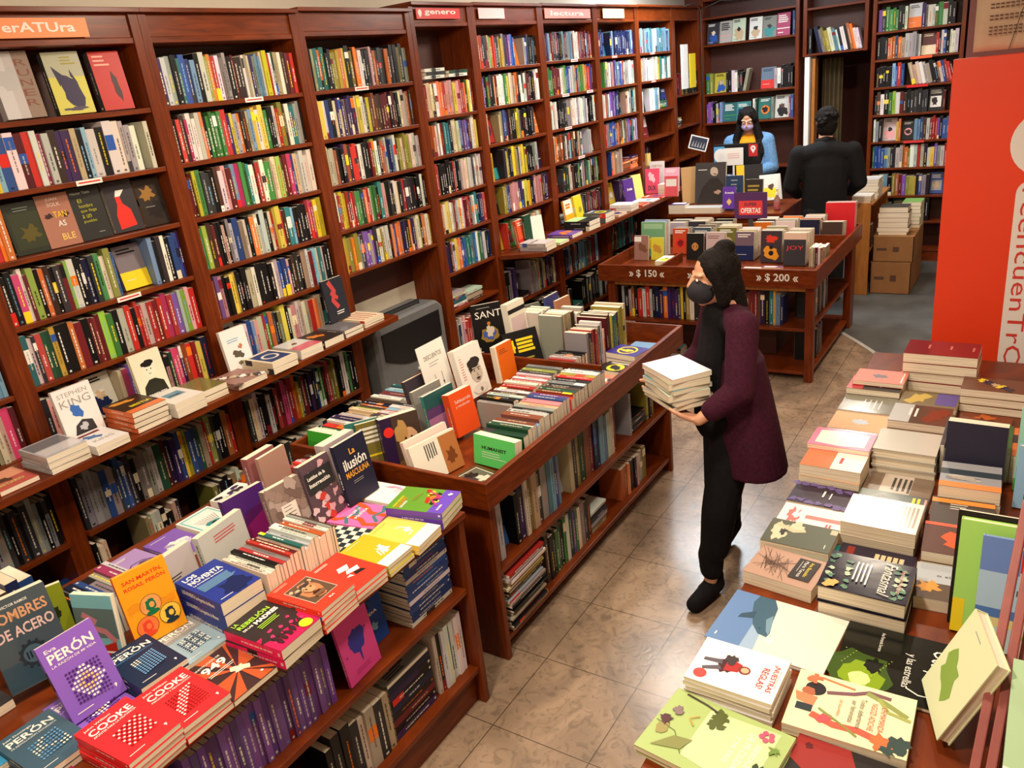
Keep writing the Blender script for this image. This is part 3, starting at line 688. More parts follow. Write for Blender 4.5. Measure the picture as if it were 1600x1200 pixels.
def art_cloak(A):
    A.rect(0,0,1,1,(54,50,54)); A.poly([(.2,.06),(.78,.1),(.72,.42),(.5,.56),(.48,.7),(.32,.7),(.32,.54),(.2,.34)],(226,50,38)); A.poly([(.32,.7),(.5,.7),(.68,.82),(.4,.82)],'w')
def art_dark(A): A.blob(.4,.7,.25,(150,110,50),3,j=.5); A.blob(.6,.3,.3,(30,24,22),5,j=.4); A.lines(.2,.4,.5,1,'a')
SF = -3.56
for (y, w_, h_, t_, zz, c, sp, a, l, ps) in ((1.60,.13,.20,.02,2.42,(70,150,130),None,None,'teal book at the left end of the top literatura shelf',0),
    (1.865,.155,.262,.055,2.42,(196,190,190),(222,216,218),art_ruin,'thick glossy grey book facing out on the top literatura shelf',-6),
    (2.085,.155,.255,.04,2.42,(206,200,90),(60,58,60),art_cat,'yellow book with a purple cat shape on the top literatura shelf',-6),
    (2.285,.14,.25,.045,2.42,(190,40,34),(70,70,74),art_redw,'red book with a dark spine at the right of the top literatura shelf',-6),
    (1.72,.135,.215,.02,1.89,(40,44,34),(30,60,36),art_forest,'dark green forest book facing out on the third literatura shelf',-4),
    (1.865,.14,.225,.02,1.89,(170,118,100),'n',art_visage,'brown book with a close face and white gold letters, third literatura shelf',-4),
    (2.01,.145,.23,.02,1.89,(44,44,42),None,art_hombre,'black book with olive yellow title on the third literatura shelf',-4),
    (2.175,.14,.23,.03,1.89,(54,50,54),(150,140,130),art_cloak,'grey book with a figure in a red cloak and white bonnet',-4),
    (2.325,.13,.22,.02,1.89,(46,36,30),(120,90,60),art_dark,'dark brown book with golden details at the right of the third shelf',-4)):
    stand(SF, y, zz, w_, h_, t_, ps, 7, c, l, a, spine=sp or c, group=GF, gloss=(y==1.865))
# lower shelves under the ledge
for u, s1, s2 in ((0,'KaaaKKaakak','=[Ravw]=[kcRb]'), (1,'KaaabaKbbKkaaawGRVVbyybbGerYKkkor','kc=[wKa]ewk=[kwg]YKk'), (2,'KckwkrRmoyGRkVkbwgkRrYkkwKgk','=[Yk]KkaGwK=[kYB]kKa')):
    lrow(u,6,s1, zs=.655, x=XF+.01, y0=(1.05 if u==0 else UY[u]+.05), hr=(.22,.27), dep=(.15,.18)); lrow(u,7,s2, zs=.33, x=XF+.01, y0=(1.05 if u==0 else UY[u]+.05), hr=(.2,.25), dep=(.15,.18))
for u, a, b in ((5,'kk=[nk]aYnekV','KKkaGw'), (6,'BsKtRrR#K','kw=[stt]kka'), (7,'RRGtKk#B','eKkBwK')):
    lrow(u,6,a, zs=.66, hr=(.22,.28)); lrow(u,7,b, zs=.30, hr=(.22,.28))
# white books lying on top of the row in the narrow bookcase
for i, (yy, rz, c) in enumerate(((4.58,0,'w'),(4.60,3,'K'),(4.59,-2,'w'),(4.85,5,'w'),(4.86,2,'G'))):
    book(mat4(Vector((-1,0,0)), Vector((0,-1,0)), Vector((0,0,1)), (-3.585, yy+.115, 2.425+[0,.022,.044,.0,.022][i]+.0)), .14, .22, .02, c, f"{cname(c)} book lying {'on the left' if i<3 else 'on the right'} above the upright books of the narrow bookcase, {['lowest','middle','topmost','upper','lower'][[0,1,2,4,3][i]]}", WG, area=.22*.03)

# ------------------------------------------------------------------ back wall
BG = 'books on the back wall bookcases'
def brow(x0, x1, z, toks, pl, sd, **k): row(toks, (x0, 9.725, 0), (1,0,0), x1-x0, z, -90, pl, BG, sd, **k)
brow(-3.47,-2.45,2.49,'#K#w#w_#w#a#m_bb','the top shelf behind the counter', 901, fw=.15, hr=(.22,.25))
brow(-3.47,-2.45,1.95,'gY#ykkwwkK\\c|____#swwkkkk','the middle shelf behind the counter', 902, fw=.16, hr=(.21,.25))
brow(-3.47,-2.45,1.62,'vvvkkwVs#t#t_wG#ta#wrb','the lower shelf behind the counter', 903, fw=.16, hr=(.21,.25))
brow(-2.31,-1.75,2.27,'k__/BaYYcswkwkooww','the shelf over the doorway', 904, hr=(.2,.27))
CR = [(2.405,'vKggggkkw#wVacwggwkk'),(2.135,'kkkoooboewwaaw#Rrkwbkwww'),(1.86,'kkkkksbrb__/eewwwckkRwbrrk'),(1.58,'knwkglwRnkKKKKK#kR'),(1.30,'wak#wyo#kssbnwrrrvkbbk'),(1.02,'gbbbsaKKwwooYwwrcVwyvawrr'),(.72,'rwwskYoRvYyyKbaK#bK'),(.44,'BbbVYG#GyaVKaVk'),(.13,'Bks_#l_k')]
for i, (z, t) in enumerate(CR): brow(-1.61,-.85,z,t,f"the {ordw(i+1)} shelf of the bookcase right of the doorway", 910+i, hr=(.19,.235))

# ------------------------------------------------------------------ foreground table: face-up books
TT = .88
G1 = 'books lying face up on the foreground table'
def dots(A, x0, y0, nx, ny, sx, sy, fn, r=.022):
    for i in range(nx):
        for j in range(ny): A.circ(x0+i*sx, y0-j*sy, r, fn(i, j), n=8)
def head(A, sub, big, line2, c2='w', small=True):
    if sub: A.text(sub, .1, .885, .5 if len(sub) > 4 else .2, .045, 'w', .01)
    A.text(big, .1, .745, .8, .145 if 'Ó' in big else .115, 'w', .022); A.text(line2, .1, .695, .8, .035, c2, .01)
    A.circ(.87,.14,.025,'w',n=10); A.poly([(.85,.135),(.89,.135),(.865,.1)],'w'); A.lines(.12,.08,.3,1,'w',1,.02,.01)
def art_slate(A): head(A, 'Juan Domingo', 'PERÓN', 'MI REVOLUCIÓN SOCIALISTA'); dots(A,.28,.55,9,7,.06,.055, lambda i,j: (235,228,210) if (i+j)%9 in (3,4) or j==i//2+2 else (96,150,200))
def art_navy(A): head(A, 'Juan Domingo', 'PERÓN', 'CONDUCCIÓN POLÍTICA', (80,140,200)); dots(A,.3,.55,9,9,.055,.042, lambda i,j: 'w' if (i<3 and j<3) else (110,165,215))
def art_grey(A): A.rect(0,.62,1,.98,(150,150,150)); head(A, 'Juan Domingo', 'PERÓN', 'TODAS LAS CARTAS'); dots(A,.3,.52,9,8,.055,.045, lambda i,j: 'B' if (i*j+i)%3==0 else 'w')
def art_eva(A): head(A, 'Eva', 'PERÓN', 'LA RAZÓN DE MI VIDA'); dots(A,.24,.56,10,9,.06,.047, lambda i,j: (250,205,110) if abs(i-4.5)+abs(j-4)<2.6 and not(abs(i-4.5)<1 and abs(j-4)<1) else ('w' if abs(i-4.5)+abs(j-4)<4.7 and not (abs(i-4.5)<1 and abs(j-4)<1) else (72,36,110)), r=.024)
def art_cooke1(A): head(A, 'John William', 'COOKE', 'APUNTES PARA LA MILITANCIA'); dots(A,.3,.54,10,8,.052,.048, lambda i,j: 'w' if (i+j)%2==0 else (130,16,24))
def art_cooke2(A): head(A, 'John William', 'COOKE', 'PERONISMO Y REVOLUCIÓN'); dots(A,.24,.56,9,9,.062,.047, lambda i,j: 'w' if (i+j) in (5,6,7,8) else (130,16,24))
def art_cooke3(A): head(A, 'John William', 'COOKE', 'CORRESPONDENCIA Y ESCRITOS')
def art_1949(A):
    for k in range(12):
        a, b = 2*PI*k/12, 2*PI*(k+.5)/12; f = lambda t: (min(1,max(0,.62+1.2*math.cos(t))), min(1,max(0,.42+1.2*math.sin(t))))
        A.poly([(.62,.42), f(a), f(b)], (188,86,48))
    A.text('CONSTITUCIÓN DE', .1,.86,.62,.045,'w',.01); A.text('1949',.1,.68,.62,.15,'w',.03); A.lines(.2,.62,.6,2,'w',3,.035,.012)
    A.blob(.66,.42,.14,(230,215,190),4,j=.5); A.circ(.8,.12,.03,'w',n=10)
def art_rebel(A):
    A.rect(0,0,1,.42,(214,30,84)); A.blob(.35,.4,.3,(52,40,40),3,j=.4); A.blob(.75,.42,.3,(52,40,40),8,j=.4)
    for k in range(9): A.blob(.15+.09*k,.3+.06*((k*7)%5-2),.045,(235,50,110),k,n=9); 
    for k in range(6): A.blob(.2+.12*k,.18,.05,(60,30,40),k+20,n=9,ry=.09)
    A.text('LA',.1,.88,.12,.07,'l'); A.text('REBELIÓN',.1,.77,.75,.1,'l'); A.text('DE LAS',.1,.69,.22,.04,'w'); A.text('MADRES',.36,.66,.55,.08,'w',.05)
    A.lines(.3,.6,.5,3,'l',3,.035,.015); A.circ(.78,.1,.13,(200,230,40))
def art_pla(A):
    A.rect(.17,.2,.83,.78,(238,232,220)); A.rect(.18,.205,.82,.775,(96,72,54))
    A.blob(.5,.47,.22,(186,124,84),5,j=.12,ry=.24)
    for k in range(26): A.blob(.24+.55*((k*37)%26)/26,.66-.1*((k*11)%7)/7+(.0 if k%2 else .03),.05,['e','K','n'][k%3],k,n=8)
    A.blob(.5,.5,.13,(206,150,110),9,j=.15); A.circ(.44,.53,.025,'k'); A.circ(.57,.53,.025,'k'); A.blob(.5,.35,.1,(60,30,24),4,ry=.045)
    A.blob(.5,.3,.15,(120,84,60),14,ry=.04)
    A.text('PLA',.42,.08,.14,.035,'w'); A.lines(.1,.92,.5,2,(255,170,150),2,.03,.01)
def art_redwhite(A):
    A.poly([(.35,.55),(.6,.5),(.72,.62),(.45,.66)],'w'); A.poly([(.4,.42),(.72,.36),(.8,.46),(.5,.5)],'w'); A.poly([(.5,.3),(.78,.26),(.74,.34),(.55,.38)],'k'); A.poly([(.3,.36),(.46,.3),(.44,.38)],'w'); A.lines(.1,.92,.6,2,'w',2,.03,.01)
def art_olive(A): A.rect(0,0,1,.22,'w'); A.blob(.62,.42,.13,'w',3,j=.5,ry=.13); A.stroke([(.35,.3),(.45,.45),(.6,.42),(.75,.55)],.006,'w'); A.stroke([(.5,.35),(.42,.28)],.006,'w'); A.lines(.12,.92,.6,1,'w',3,.02,.01)
def art_yellow(A): A.rect(0,0,1,.25,'w'); A.blob(.6,.45,.12,'w',8,j=.5); A.stroke([(.4,.35),(.55,.35),(.66,.48),(.62,.62),(.5,.66)],.007,'w'); A.lines(.12,.92,.6,1,'Y',3,.02,.01)
def art_green(A):
    A.rect(0,0,1,.26,(104,70,190)); A.text('NUEVAS CRÓNICAS',.07,.86,.5,.05,'y'); A.text('DE LA PATRIA',.07,.79,.45,.05,'o'); A.text('GRANDE',.07,.73,.3,.045,'w')
    for k, c in enumerate('krykromyRkyr'): A.blob(.38+.045*k,.3+.12*math.sin(k*1.9)*.8+.012*k,.07,c,k,n=11,j=.5)
    A.stroke([(.3,.2),(.5,.35),(.7,.28),(.85,.5)],.008,'m'); A.text('EUDEBA',.1,.1,.25,.04,'w'); A.blob(.8,.12,.05,'w',2); A.lines(.4,.66,.4,3,'Y',2,.03,.01)
def art_checker(A):
    A.rect(0,0,1,1,(34,52,58))
    for i in range(6):
        for j in range(8):
            if (i+j)%2: A.poly([(i/6,.9-j/9.),((i+1)/6,.9-j/9.),((i+1)/6,.9-(j+1)/9.),(i/6,.9-(j+1)/9.)],(232,222,204))
    A.rect(0,.9,1,1,'k'); A.circ(.2,.93,.08,'k'); A.circ(.6,.93,.1,'k')
def art_pink(A):
    A.stroke([(.25,1),(.15,.75),(.35,.55),(.3,.35),(.12,.2),(.2,0)],.022,(214,84,42)); A.stroke([(.05,.5),(.3,.62),(.5,.5),(.75,.62),(.95,.55)],.016,(64,120,124)); A.stroke([(.6,0),(.62,.3),(.8,.45),(.98,.75)],.02,(214,84,42)); A.stroke([(.3,.05),(.5,.2),(.75,.12),(.98,.2)],.014,(64,120,124))
    A.text('PARA LEER LA',.28,.56,.5,.05,'w'); A.text('POLÍTICA',.3,.42,.5,.07,'w')
def art_whitepink(A):
    A.lines(.08,.88,.45,4,'K',5,.05,.018)
    for k in range(4): A.stroke([(.55+.03*k,.12+.05*k),(.75+.02*k,.08+.06*k),(.9,.25+.05*k),(.78,.42+.04*k)],.0035,(240,150,180))
def art_noventa(A):
    A.blob(.62,.22,.3,(22,34,84),3,ry=.2,j=.3); A.text('LOS',.1,.84,.3,.1,'w',.03); A.text('NOVENTA',.1,.70,.78,.11,'w',.03); A.text('La Argentina de Menem',.1,.63,.72,.045,'w'); A.lines(.1,.585,.8,9,'s',5,.022,.009,rag=.12); A.lines(.1,.06,.3,1,'w',1)
def art_eye(A): A.blob(.55,.4,.3,(96,74,120),3,ry=.12); A.circ(.55,.4,.14,(60,40,60)); A.circ(.55,.4,.06,'w'); A.stroke([(.2,.45),(.4,.56),(.7,.55),(.9,.42)],.004,'V'); A.lines(.12,.88,.5,2,'w',3,.04,.015)
def art_photo(A): A.blob(.5,.5,.3,'w',6,ry=.15,j=.3); A.blob(.7,.42,.15,(200,190,220),8,ry=.1); A.blob(.3,.55,.12,(160,150,190),4,ry=.06); A.lines(.12,.9,.5,1,'w',3)
def art_teal(A):
    A.rect(.05,.05,.95,.95,(130,196,196)); A.rect(.1,.1,.9,.9,'w'); A.blob(.5,.35,.24,'t',4,ry=.1,j=.2); A.circ(.5,.35,.08,'k')
    for k in range(9): A.stroke([(.3+.05*k,.42),(.2+.075*k,.66)],.0015,'k')
def art_hair(A):
    for k in range(22): A.blob(.1+.8*((k*29)%22)/22,.9-.4*((k*13)%9)/9,.08,['k','K','V','w'][k%4],k,n=9,ry=.05)
    A.blob(.3,.3,.24,(245,210,190),3,ry=.2,j=.1); A.circ(.38,.3,.03,'r'); A.blob(.8,.3,.12,'k',5)
L1 = flat
L1(-1.968,.602,TT,.145,.225,.018,90,(62,88,106),'slate blue book with white title and blue dots, nearest the lower left corner',art_slate,n=2,group=G1)
L1(-2.03,.765,TT,.15,.225,.014,90,(132,92,190),'purple book lying flat under the standing purple book',art_eva,n=1,group=G1)
L1(-1.76,.53,TT,.145,.225,.02,92,(140,26,62),'maroon book cut by the bottom edge, left of the red stack',art_cooke3,n=1,group=G1)
L1(-2.17,.46,TT,.145,.225,.02,90,(60,150,196),'bright blue book at the lower left corner',None,n=1,group=G1)
L1(-1.790,.715,TT,.145,.222,.0155,92,(226,44,50),'red book with chequered dots topping the tall red stack nearest the viewer',art_cooke1,n=5,group=G1,jit=1)
L1(-1.780,.870,TT,.145,.222,.017,88,(226,44,50),'red book with an arrow of dots, second from the viewer at the table front',art_cooke2,n=3,group=G1)
L1(-2.000,.905,TT,.142,.222,.018,86,(24,40,68),'navy book with a light blue diamond of dots',art_navy,n=3,group=G1)
L1(-2.020,1.052,TT,.145,.222,.014,87,(150,176,190),'pale grey blue book with white title, in front of the orange book',art_grey,n=1,group=G1)
L1(-1.790,1.022,TT,.152,.226,.018,90,(64,42,44),'dark brown book with orange sun rays and 1949',art_1949,n=1,group=G1)
L1(-1.785,1.175,TT,.158,.236,.033,92,(48,40,42),'black and pink book with lime lettering and a yellow dot',art_rebel,spine=(224,34,92),n=2,group=G1)
L1(-1.785,1.336,TT,.150,.226,.016,93,(226,60,40),'red book with a stone face on its cover, topping a tall stack',art_pla,n=5,group=G1)
L1(-1.785,1.490,TT,.145,.222,.016,90,(228,56,38),'red book with white angular shapes, between stone face and olive books',art_redwhite,n=3,group=G1)
L1(-1.785,1.615,TT,.128,.215,.014,91,(190,176,36),'olive yellow book with a white band and figure',art_olive,n=3,group=G1)
L1(-1.775,1.765,TT,.142,.226,.017,96,(240,206,96),'light yellow book with a white band',art_yellow,n=2,group=G1)
L1(-1.800,1.925,TT,.165,.232,.022,101,(96,150,44),'green and purple book with colourful rider figures at the table end',art_green,spine=(110,70,190),n=3,group=G1)
L1(-1.985,1.655,TT,.150,.225,.012,102,(34,52,58),'book with a black and white chequered cover',art_checker,n=1,group=G1)
L1(-2.045,1.830,TT,.160,.240,.014,98,(232,112,178),'pink book with orange and teal ribbons',art_pink,n=1,group=G1)
L1(-2.075,2.000,TT,.138,.226,.014,93,(240,234,226),'white book with pink curved lines beside the tray table',art_whitepink,n=1,group=G1)
L1(-2.000,1.190,TT,.148,.238,.044,87,(38,54,140),'thick blue book with bold white title topping the blue stack',art_noventa,n=3,group=G1,st='LOS NOVENTA La Argentina de Menem',jit=1)
L1(-2.57,1.245,TT,.14,.225,.014,92,(170,140,196),'lilac book with an eye on the cover near the table back',art_eye,group=G1)
L1(-2.55,1.40,TT,.14,.225,.016,91,(128,92,180),'violet book with a white photo, beside the lilac eye book',art_photo,group=G1)
L1(-2.57,1.56,TT,.15,.22,.02,91,(240,236,230),'white book with a teal frame and dark fringe drawing',art_teal,group=G1)
L1(-2.59,1.75,TT,.16,.225,.03,98,(240,234,228),'white book with a dark collage of faces near the purple one',art_hair,group=G1)
L1(-2.35,.56,TT,.15,.22,.03,90,'K','dark grey book lying under the standing steel men book',None,n=1,group=G1)
stand(-2.33,.83,TT+.031,.13,.2,.02,-20,8,(130,140,30),'olive and lime patterned book between the steel and marbled books',lambda A:[A.blob(.2+.1*(k%6),.5+.1*(k//6),.1,[(190,200,30),(40,44,20)][k%2],k,j=.5) for k in range(16)],group='books standing cover out on the foreground table')
# standing covers
G2 = 'books standing cover out on the foreground table'
stand(-1.985,.775,TT+.016,.15,.228,.014,-2,20,(132,92,190),'purple book with white title and round dot pattern, standing in front',art_eva,group=G2)
def art_acero(A):
    A.rect(0,.02,1,.3,(48,70,84)); A.text('VICTOR RAMOS',.3,.9,.4,.03,'w',.01); A.text('HOMBRES',.06,.74,.88,.12,(206,150,110),.02); A.text('DE ACERO',.1,.56,.86,.12,(214,180,176),.02)
    A.circ(.5,.33,.2,(40,48,56)); A.circ(.5,.33,.15,(70,92,104)); 
    for k in range(12): a=2*PI*k/12; A.circ(.5+.2*math.cos(a),.33+.14*math.sin(a),.025,(40,48,56),n=6)
    for k in range(4): A.rect(.4+.05*k,.29,.42+.05*k,.37,(30,36,44))
stand(-2.225,.735,TT+.032,.17,.265,.035,-12,12,(66,78,86),'tall dark steel grey book with copper title, leftmost standing book',art_acero,group=G2,gloss=True)
def art_tango(A): A.rect(0,.35,1,.8,(90,110,110)); A.stroke([(.2,.7),(.5,.6),(.4,.5),(.7,.45),(.9,.3)],.02,(190,120,130)); A.poly([(0,.1),(.9,.3),(.9,.05),(0,.0)],(180,40,30)); A.lines(.2,.12,.7,1,'w',1,.03,.03)
stand(-2.20,.90,TT,.14,.215,.02,-70,6,(120,180,190),'book with a pale blue edge and dark marbled cover behind the purple one',art_tango,group=G2)
def art_sanm(A):
    A.text('SAN MARTÍN,',.12,.84,.78,.075,(222,60,30),.022); A.text('ROSAS, PERÓN',.12,.75,.8,.075,(222,60,30),.022)
    for (x,y,c,d) in ((.48,.47,(240,160,90),(20,110,70)),(.30,.22,(244,120,60),(226,70,40)),(.76,.25,(250,196,70),(30,50,60))):
        A.circ(x,y,.21,(40,60,30)); A.circ(x,y,.2,c); A.blob(x,y-.005,.1,d,3,ry=.075,j=.1); A.blob(x,y+.05,.08,d,5,ry=.03,j=.2); A.blob(x,y-.1,.13,d,7,ry=.035,j=.1); A.circ(x+.02,y,.05,c,ry=.04)
    for k in range(4): A.stroke([(.05,.55-.03*k),(.2,.58-.03*k),(.35,.54-.03*k)],.001,(200,110,30)); A.stroke([(.65,.5-.03*k),(.8,.47-.03*k),(.95,.5-.03*k)],.001,(200,110,30))
stand(-2.085,1.025,TT+.0155,.155,.235,.016,-10,9,(244,160,28),'orange book with red title and three round portraits',art_sanm,spine=(220,70,30),group=G2,hard=True)
def art_anos(A): A.lines(.3,.85,.5,3,(190,80,90),4,.05,.02); A.rect(.0,.0,.6,.3,(140,66,36)) if False else None
def art_brown(A): A.rect(0,.0,1,.42,(150,72,40)); A.lines(.3,.6,.4,2,'K',3,.05,.02)
stand(-2.17,1.155,TT,.19,.20,.03,6,6,'w','white and brown book standing behind the blue stack',art_brown,group=G2)
stand(-2.165,1.36,TT,.20,.205,.028,8,6,'w','white book with small pink title standing mid table',art_anos,group=G2)
def art_purple(A): A.rect(0,.0,1,.55,(140,30,110)); A.poly([(0,.3),(1,.6),(1,.75),(0,.5)],(90,30,100))
stand(-2.25,1.53,TT,.17,.215,.026,-3,8,(74,34,110),'dark purple and magenta book standing near the white one',art_purple,group=G2)
def art_noise(A): 
    for k in range(30): A.blob(((k*37)%30)/30,((k*17)%31)/31,.12,[(150,126,120),(120,98,92),(176,156,150)][k%3],k,n=9)
    A.rect(.3,.3,.72,.65,(232,222,214)); A.lines(.36,.6,.3,4,'K',2,.06,.01)
stand(-2.135,1.635,TT,.155,.225,.03,-4,9,(140,118,112),'grey patterned book with a white square label, standing',art_noise,group=G2)
def art_ins(A):
    for k in range(30): A.blob(((k*37)%30)/30,((k*17)%31)/34,.11,[(206,160,170),(90,70,80),(220,190,196),(200,60,50)][k%4],k,n=9)
    A.rect(.05,.5,.95,.85,(44,44,48)); A.text('Latidos de la',.12,.72,.6,.06,'w'); A.text('Insurrección',.12,.6,.7,.07,'w')
stand(-2.115,1.79,TT+.0155,.145,.235,.03,0,10,(90,70,80),'pink grey collage book with a dark title block, standing',art_ins,group=G2)
def art_ilu(A): A.text('La',.42,.76,.18,.1,(236,170,60),.02); A.text('ilusión',.14,.55,.74,.17,(240,236,228),.02); A.text('MASCULINA',.14,.42,.76,.1,(226,160,50),.02); A.lines(.3,.34,.45,2,'a',2,.03,.008)
stand(-2.10,1.935,TT+.0155,.165,.25,.02,0,8,(34,34,56),'dark navy book with white and yellow title, the tallest standing near the tray',art_ilu,group=G2)
stand(-2.172,1.925,TT+.0155,.165,.25,.05,0,5,'w','white thick book directly behind the navy standing book',None,group=G2)
stand(-2.36,1.765,TT,.14,.25,.018,4,4,(176,136,120),'pale brown book standing at the back of the foreground table, front one',None,group=G2)
stand(-2.40,1.745,TT,.14,.25,.035,4,4,(150,90,90),'dusty pink book standing at the back of the foreground table, rear one',None,group=G2)
uprow('wwwkwrarRctwwwwwowan', -1.99, 1.275, 1, TT, 'the white row behind the blue stack', 'books standing spine up on the foreground table', 51, L=.30, keep=True, ln=(.2,.215))
uprow('kaBbawmw', -2.36, .90, 1, TT, 'the small row beside the orange book', 'books standing spine up on the foreground table', 52, L=.20, keep=True, ln=(.19,.21))
uprow('rwrwpVnk', -2.31, 1.84, 1, TT, 'the short row behind the grey patterned book', 'books standing spine up on the foreground table', 53, L=.14, keep=True)
row('wwtYt', (-2.30,.32,0), (0,1,0), .30, TT, 0, 'the row at the far left of the foreground table', 'books standing spine out on the foreground table', 54, keep=True, hr=(.24,.26), tw=(.02,.035))
row('nkawkeknBb', (-2.5,.55,0), (0,1,0), .5, TT, 0, 'the back row at the left of the foreground table', 'books standing spine out on the foreground table', 55)
# shelves below
SG = 'books on the shelves of the foreground table'
row('aaaaaaaaaa', (-1.735,.42,0), (0,1,0), .36, .555, 0, 'the upper shelf below the foreground table', SG, 60, hr=(.215,.22), keep=True, tw=(.02,.022))
row('vvvvvvvvvvvvvvvvvvvvvvvv', (-1.735,.79,0), (0,1,0), .58, .555, 0, 'the purple block below the foreground table', SG, 61, hr=(.225,.23), keep=True, tw=(.014,.015))
def art_brain(A):
    A.blob(.5,.52,.24,(60,60,160),3,ry=.17,j=.1,n=26); A.blob(.62,.58,.15,(60,60,160),9,ry=.1,j=.1); A.poly([(.47,.38),(.55,.38),(.53,.2),(.51,.2)],(60,60,160)); A.lines(.25,.14,.5,3,(190,50,120),3,.025,.008); A.circ(.8,.6,.025,(170,50,130)); A.circ(.12,.4,.025,(170,50,130))
stand(-1.735,1.455,.555,.16,.255,.012,4,7,(226,76,156),'bright pink book with a blue brain leaning on the shelf below the table',art_brain,group=SG)
def art_blue(A): A.text('PARA',.15,.72,.5,.08,'k'); A.text('SER',.2,.62,.4,.08,'k'); A.text('LEÍDA',.3,.5,.5,.06,'w'); A.blob(.6,.3,.1,'s',2); A.circ(.4,.85,.06,'o')
stand(-1.80,1.575,.555,.15,.235,.02,2,5,(30,70,150),'dark blue book with orange dot behind the pink book below the table',art_blue,group=SG)
for i in range(15):
    c = 'r' if i == 14 else ('b' if i%5 else 'w')
    book(mat4(Vector((-1,0,0)), Vector((0,-1,0)), Vector((0,0,1)), (-1.835, 1.945+(.006 if i%3 else 0), .5558+.0178*i)), .19, .24, .017, c, f"{cname(c)} book, {ordw(i+1)} from the bottom of the flat blue stack on the upper shelf", SG, area=.24*.03, keep=True, seed=i)
row('kknkawwa=[nk]kkkKccKc', (-1.735,.75,0), (0,1,0), .78, .18, 0, 'the bottom shelf below the foreground table', SG, 63, hr=(.22,.26), keep=True, tw=(.02,.035))
for i, c in enumerate('VkRkBkVB'):
    book(mat4(Vector((-1,0,0)), Vector((0,-1,0)), Vector((0,0,1)), (-1.83, 1.77, .181+.029*i)), .17, .235, .028, c, f"{cname(c)} book, {ordw(i+1)} from the bottom of the flat stack beside the white books, bottom shelf", SG, area=.24*.03, keep=True, seed=i+40)
book(mat4(Vector((0,1,0)), Vector((-1,0,0)), Vector((0,0,1)), (-1.745, 1.65, .181+.029*8)), .23, .16, .015, 'a', 'grey book with a small dark photo on top of the bottom shelf stack', SG, art=lambda A: (A.rect(.3,.3,.6,.6,'k'), A.lines(.1,.25,.5,3,'K',1,.08,.04)), keep=True)
row('wkwwKwww', (-1.735,1.79,0), (0,1,0), .18, .18, 0, 'the right end of the bottom shelf', SG, 64, hr=(.25,.27), keep=True)

# ------------------------------------------------------------------ tray table
TZ = .80
G3 = 'books in the trays of the long table'
uprow('GrwVweclnoBnwwRswt', -2.668, 2.34, 1, TZ, 'the left row in the front tray', G3, 71, L=.78, keep=True, ht=(.12,.14), ln=(.19,.21))
def art_greenbox(A): A.rect(0,.0,1,.62,(60,170,50)); A.blob(.4,.35,.2,'G',3,ry=.12,j=.5); A.blob(.7,.3,.12,'G',5,j=.5)
stand(-2.672,2.262,TZ,.20,.13,.06,-90,8,(70,190,60),'bright green wide book at the front left of the tray',art_greenbox,spine=(220,80,40),group=G3)
uprow('wwcKwoswK', -2.468, 2.44, 1, TZ, 'the white middle row at the tray front', G3, 72, L=.24, keep=True, ln=(.18,.19), ht=(.14,.16))
row('nwwww', (-2.56,2.235,0), (1,0,0), .11, TZ, -90, 'the cream bundle at the tray front', G3, 73, keep=True, hr=(.12,.13))
stand(-2.39,2.27,TZ,.15,.23,.014,-35,6,'t','teal book at the left of the leaning dark books in the tray',None,group=G3)
stand(-2.35,2.295,TZ,.15,.225,.02,-32,8,(120,110,50),'olive patterned book beside the teal book in the tray',True,group=G3,seed=5)
def art_girl(A): A.rect(.3,0,1,1,(70,54,44)); A.blob(.66,.5,.25,(214,170,130),3,ry=.22,j=.08); A.blob(.5,.62,.16,(190,150,90),5,ry=.25,j=.2); A.circ(.58,.52,.03,'k'); A.circ(.74,.52,.03,'k'); A.blob(.68,.38,.06,(160,80,70),5,ry=.015); A.circ(.18,.72,.13,(230,50,40)); A.poly([(.3,0),(1,0),(1,.25),(.3,.1)],(120,90,60))
stand(-2.26,2.37,TZ,.18,.235,.05,-28,8,(44,24,64),'purple book with a face of a blond person and red dot in the tray',art_girl,spine=(52,28,80),group=G3)
def art_imag(A): A.rect(.62,.0,1,.95,(178,110,60)); A.blob(.8,.4,.1,(120,60,30),3,ry=.2,j=.4); A.lines(.3,.9,.42,5,'K',3,.05,.022,vert=True); A.lines(.12,.3,.1,1,'a')
stand(-2.03,2.335,TZ,.25,.175,.022,-12,16,(236,228,214),'white book with brown photo strip leaning at the tray front',art_imag,group=G3)
stand(-2.085,2.36,TZ,.25,.185,.022,-9,14,(236,210,200),'white book with a red strip behind the leaning white book',None,group=G3)
def art_photo2(A): A.rect(.0,.0,.5,1,(84,64,34)); A.rect(.08,.12,.7,.88,(236,232,220)); A.rect(.095,.14,.685,.86,(96,92,80)); A.blob(.25,.5,.12,'k',3); A.blob(.5,.55,.12,(200,196,180),5); A.blob(.4,.3,.14,'K',8); A.text('Guía de viaje',.3,-.0+.02,.6,.08,'w') ; A.lines(.3,.1,.5,1,'w',2)
flat(-1.85,2.36,TZ,.24,.17,.012,-12,(34,52,36),'dark green book with a group photo lying in the tray corner',art_photo2,group=G3)
def art_hum(A): A.text('HUMANIST',.2,.55,.6,.12,'k'); A.lines(.2,.45,.6,3,'w',2,.08,.02)
stand(-1.86,2.475,TZ,.23,.135,.05,-96,8,(96,214,110),'light green book with black lettering at the tray front right',art_hum,group=G3)
uprow('GGwOsOwkaepbvrOGnkakrywK', -1.86, 2.56, 1, TZ, 'the right row in the front tray', G3, 74, L=.80, keep=True, ln=(.2,.22))
uprow('wkwkwnwnrwwrwrwKYKa', -2.085, 2.83, 1, TZ, 'the middle row in the front tray', G3, 75, L=.50, keep=True, ln=(.19,.21))
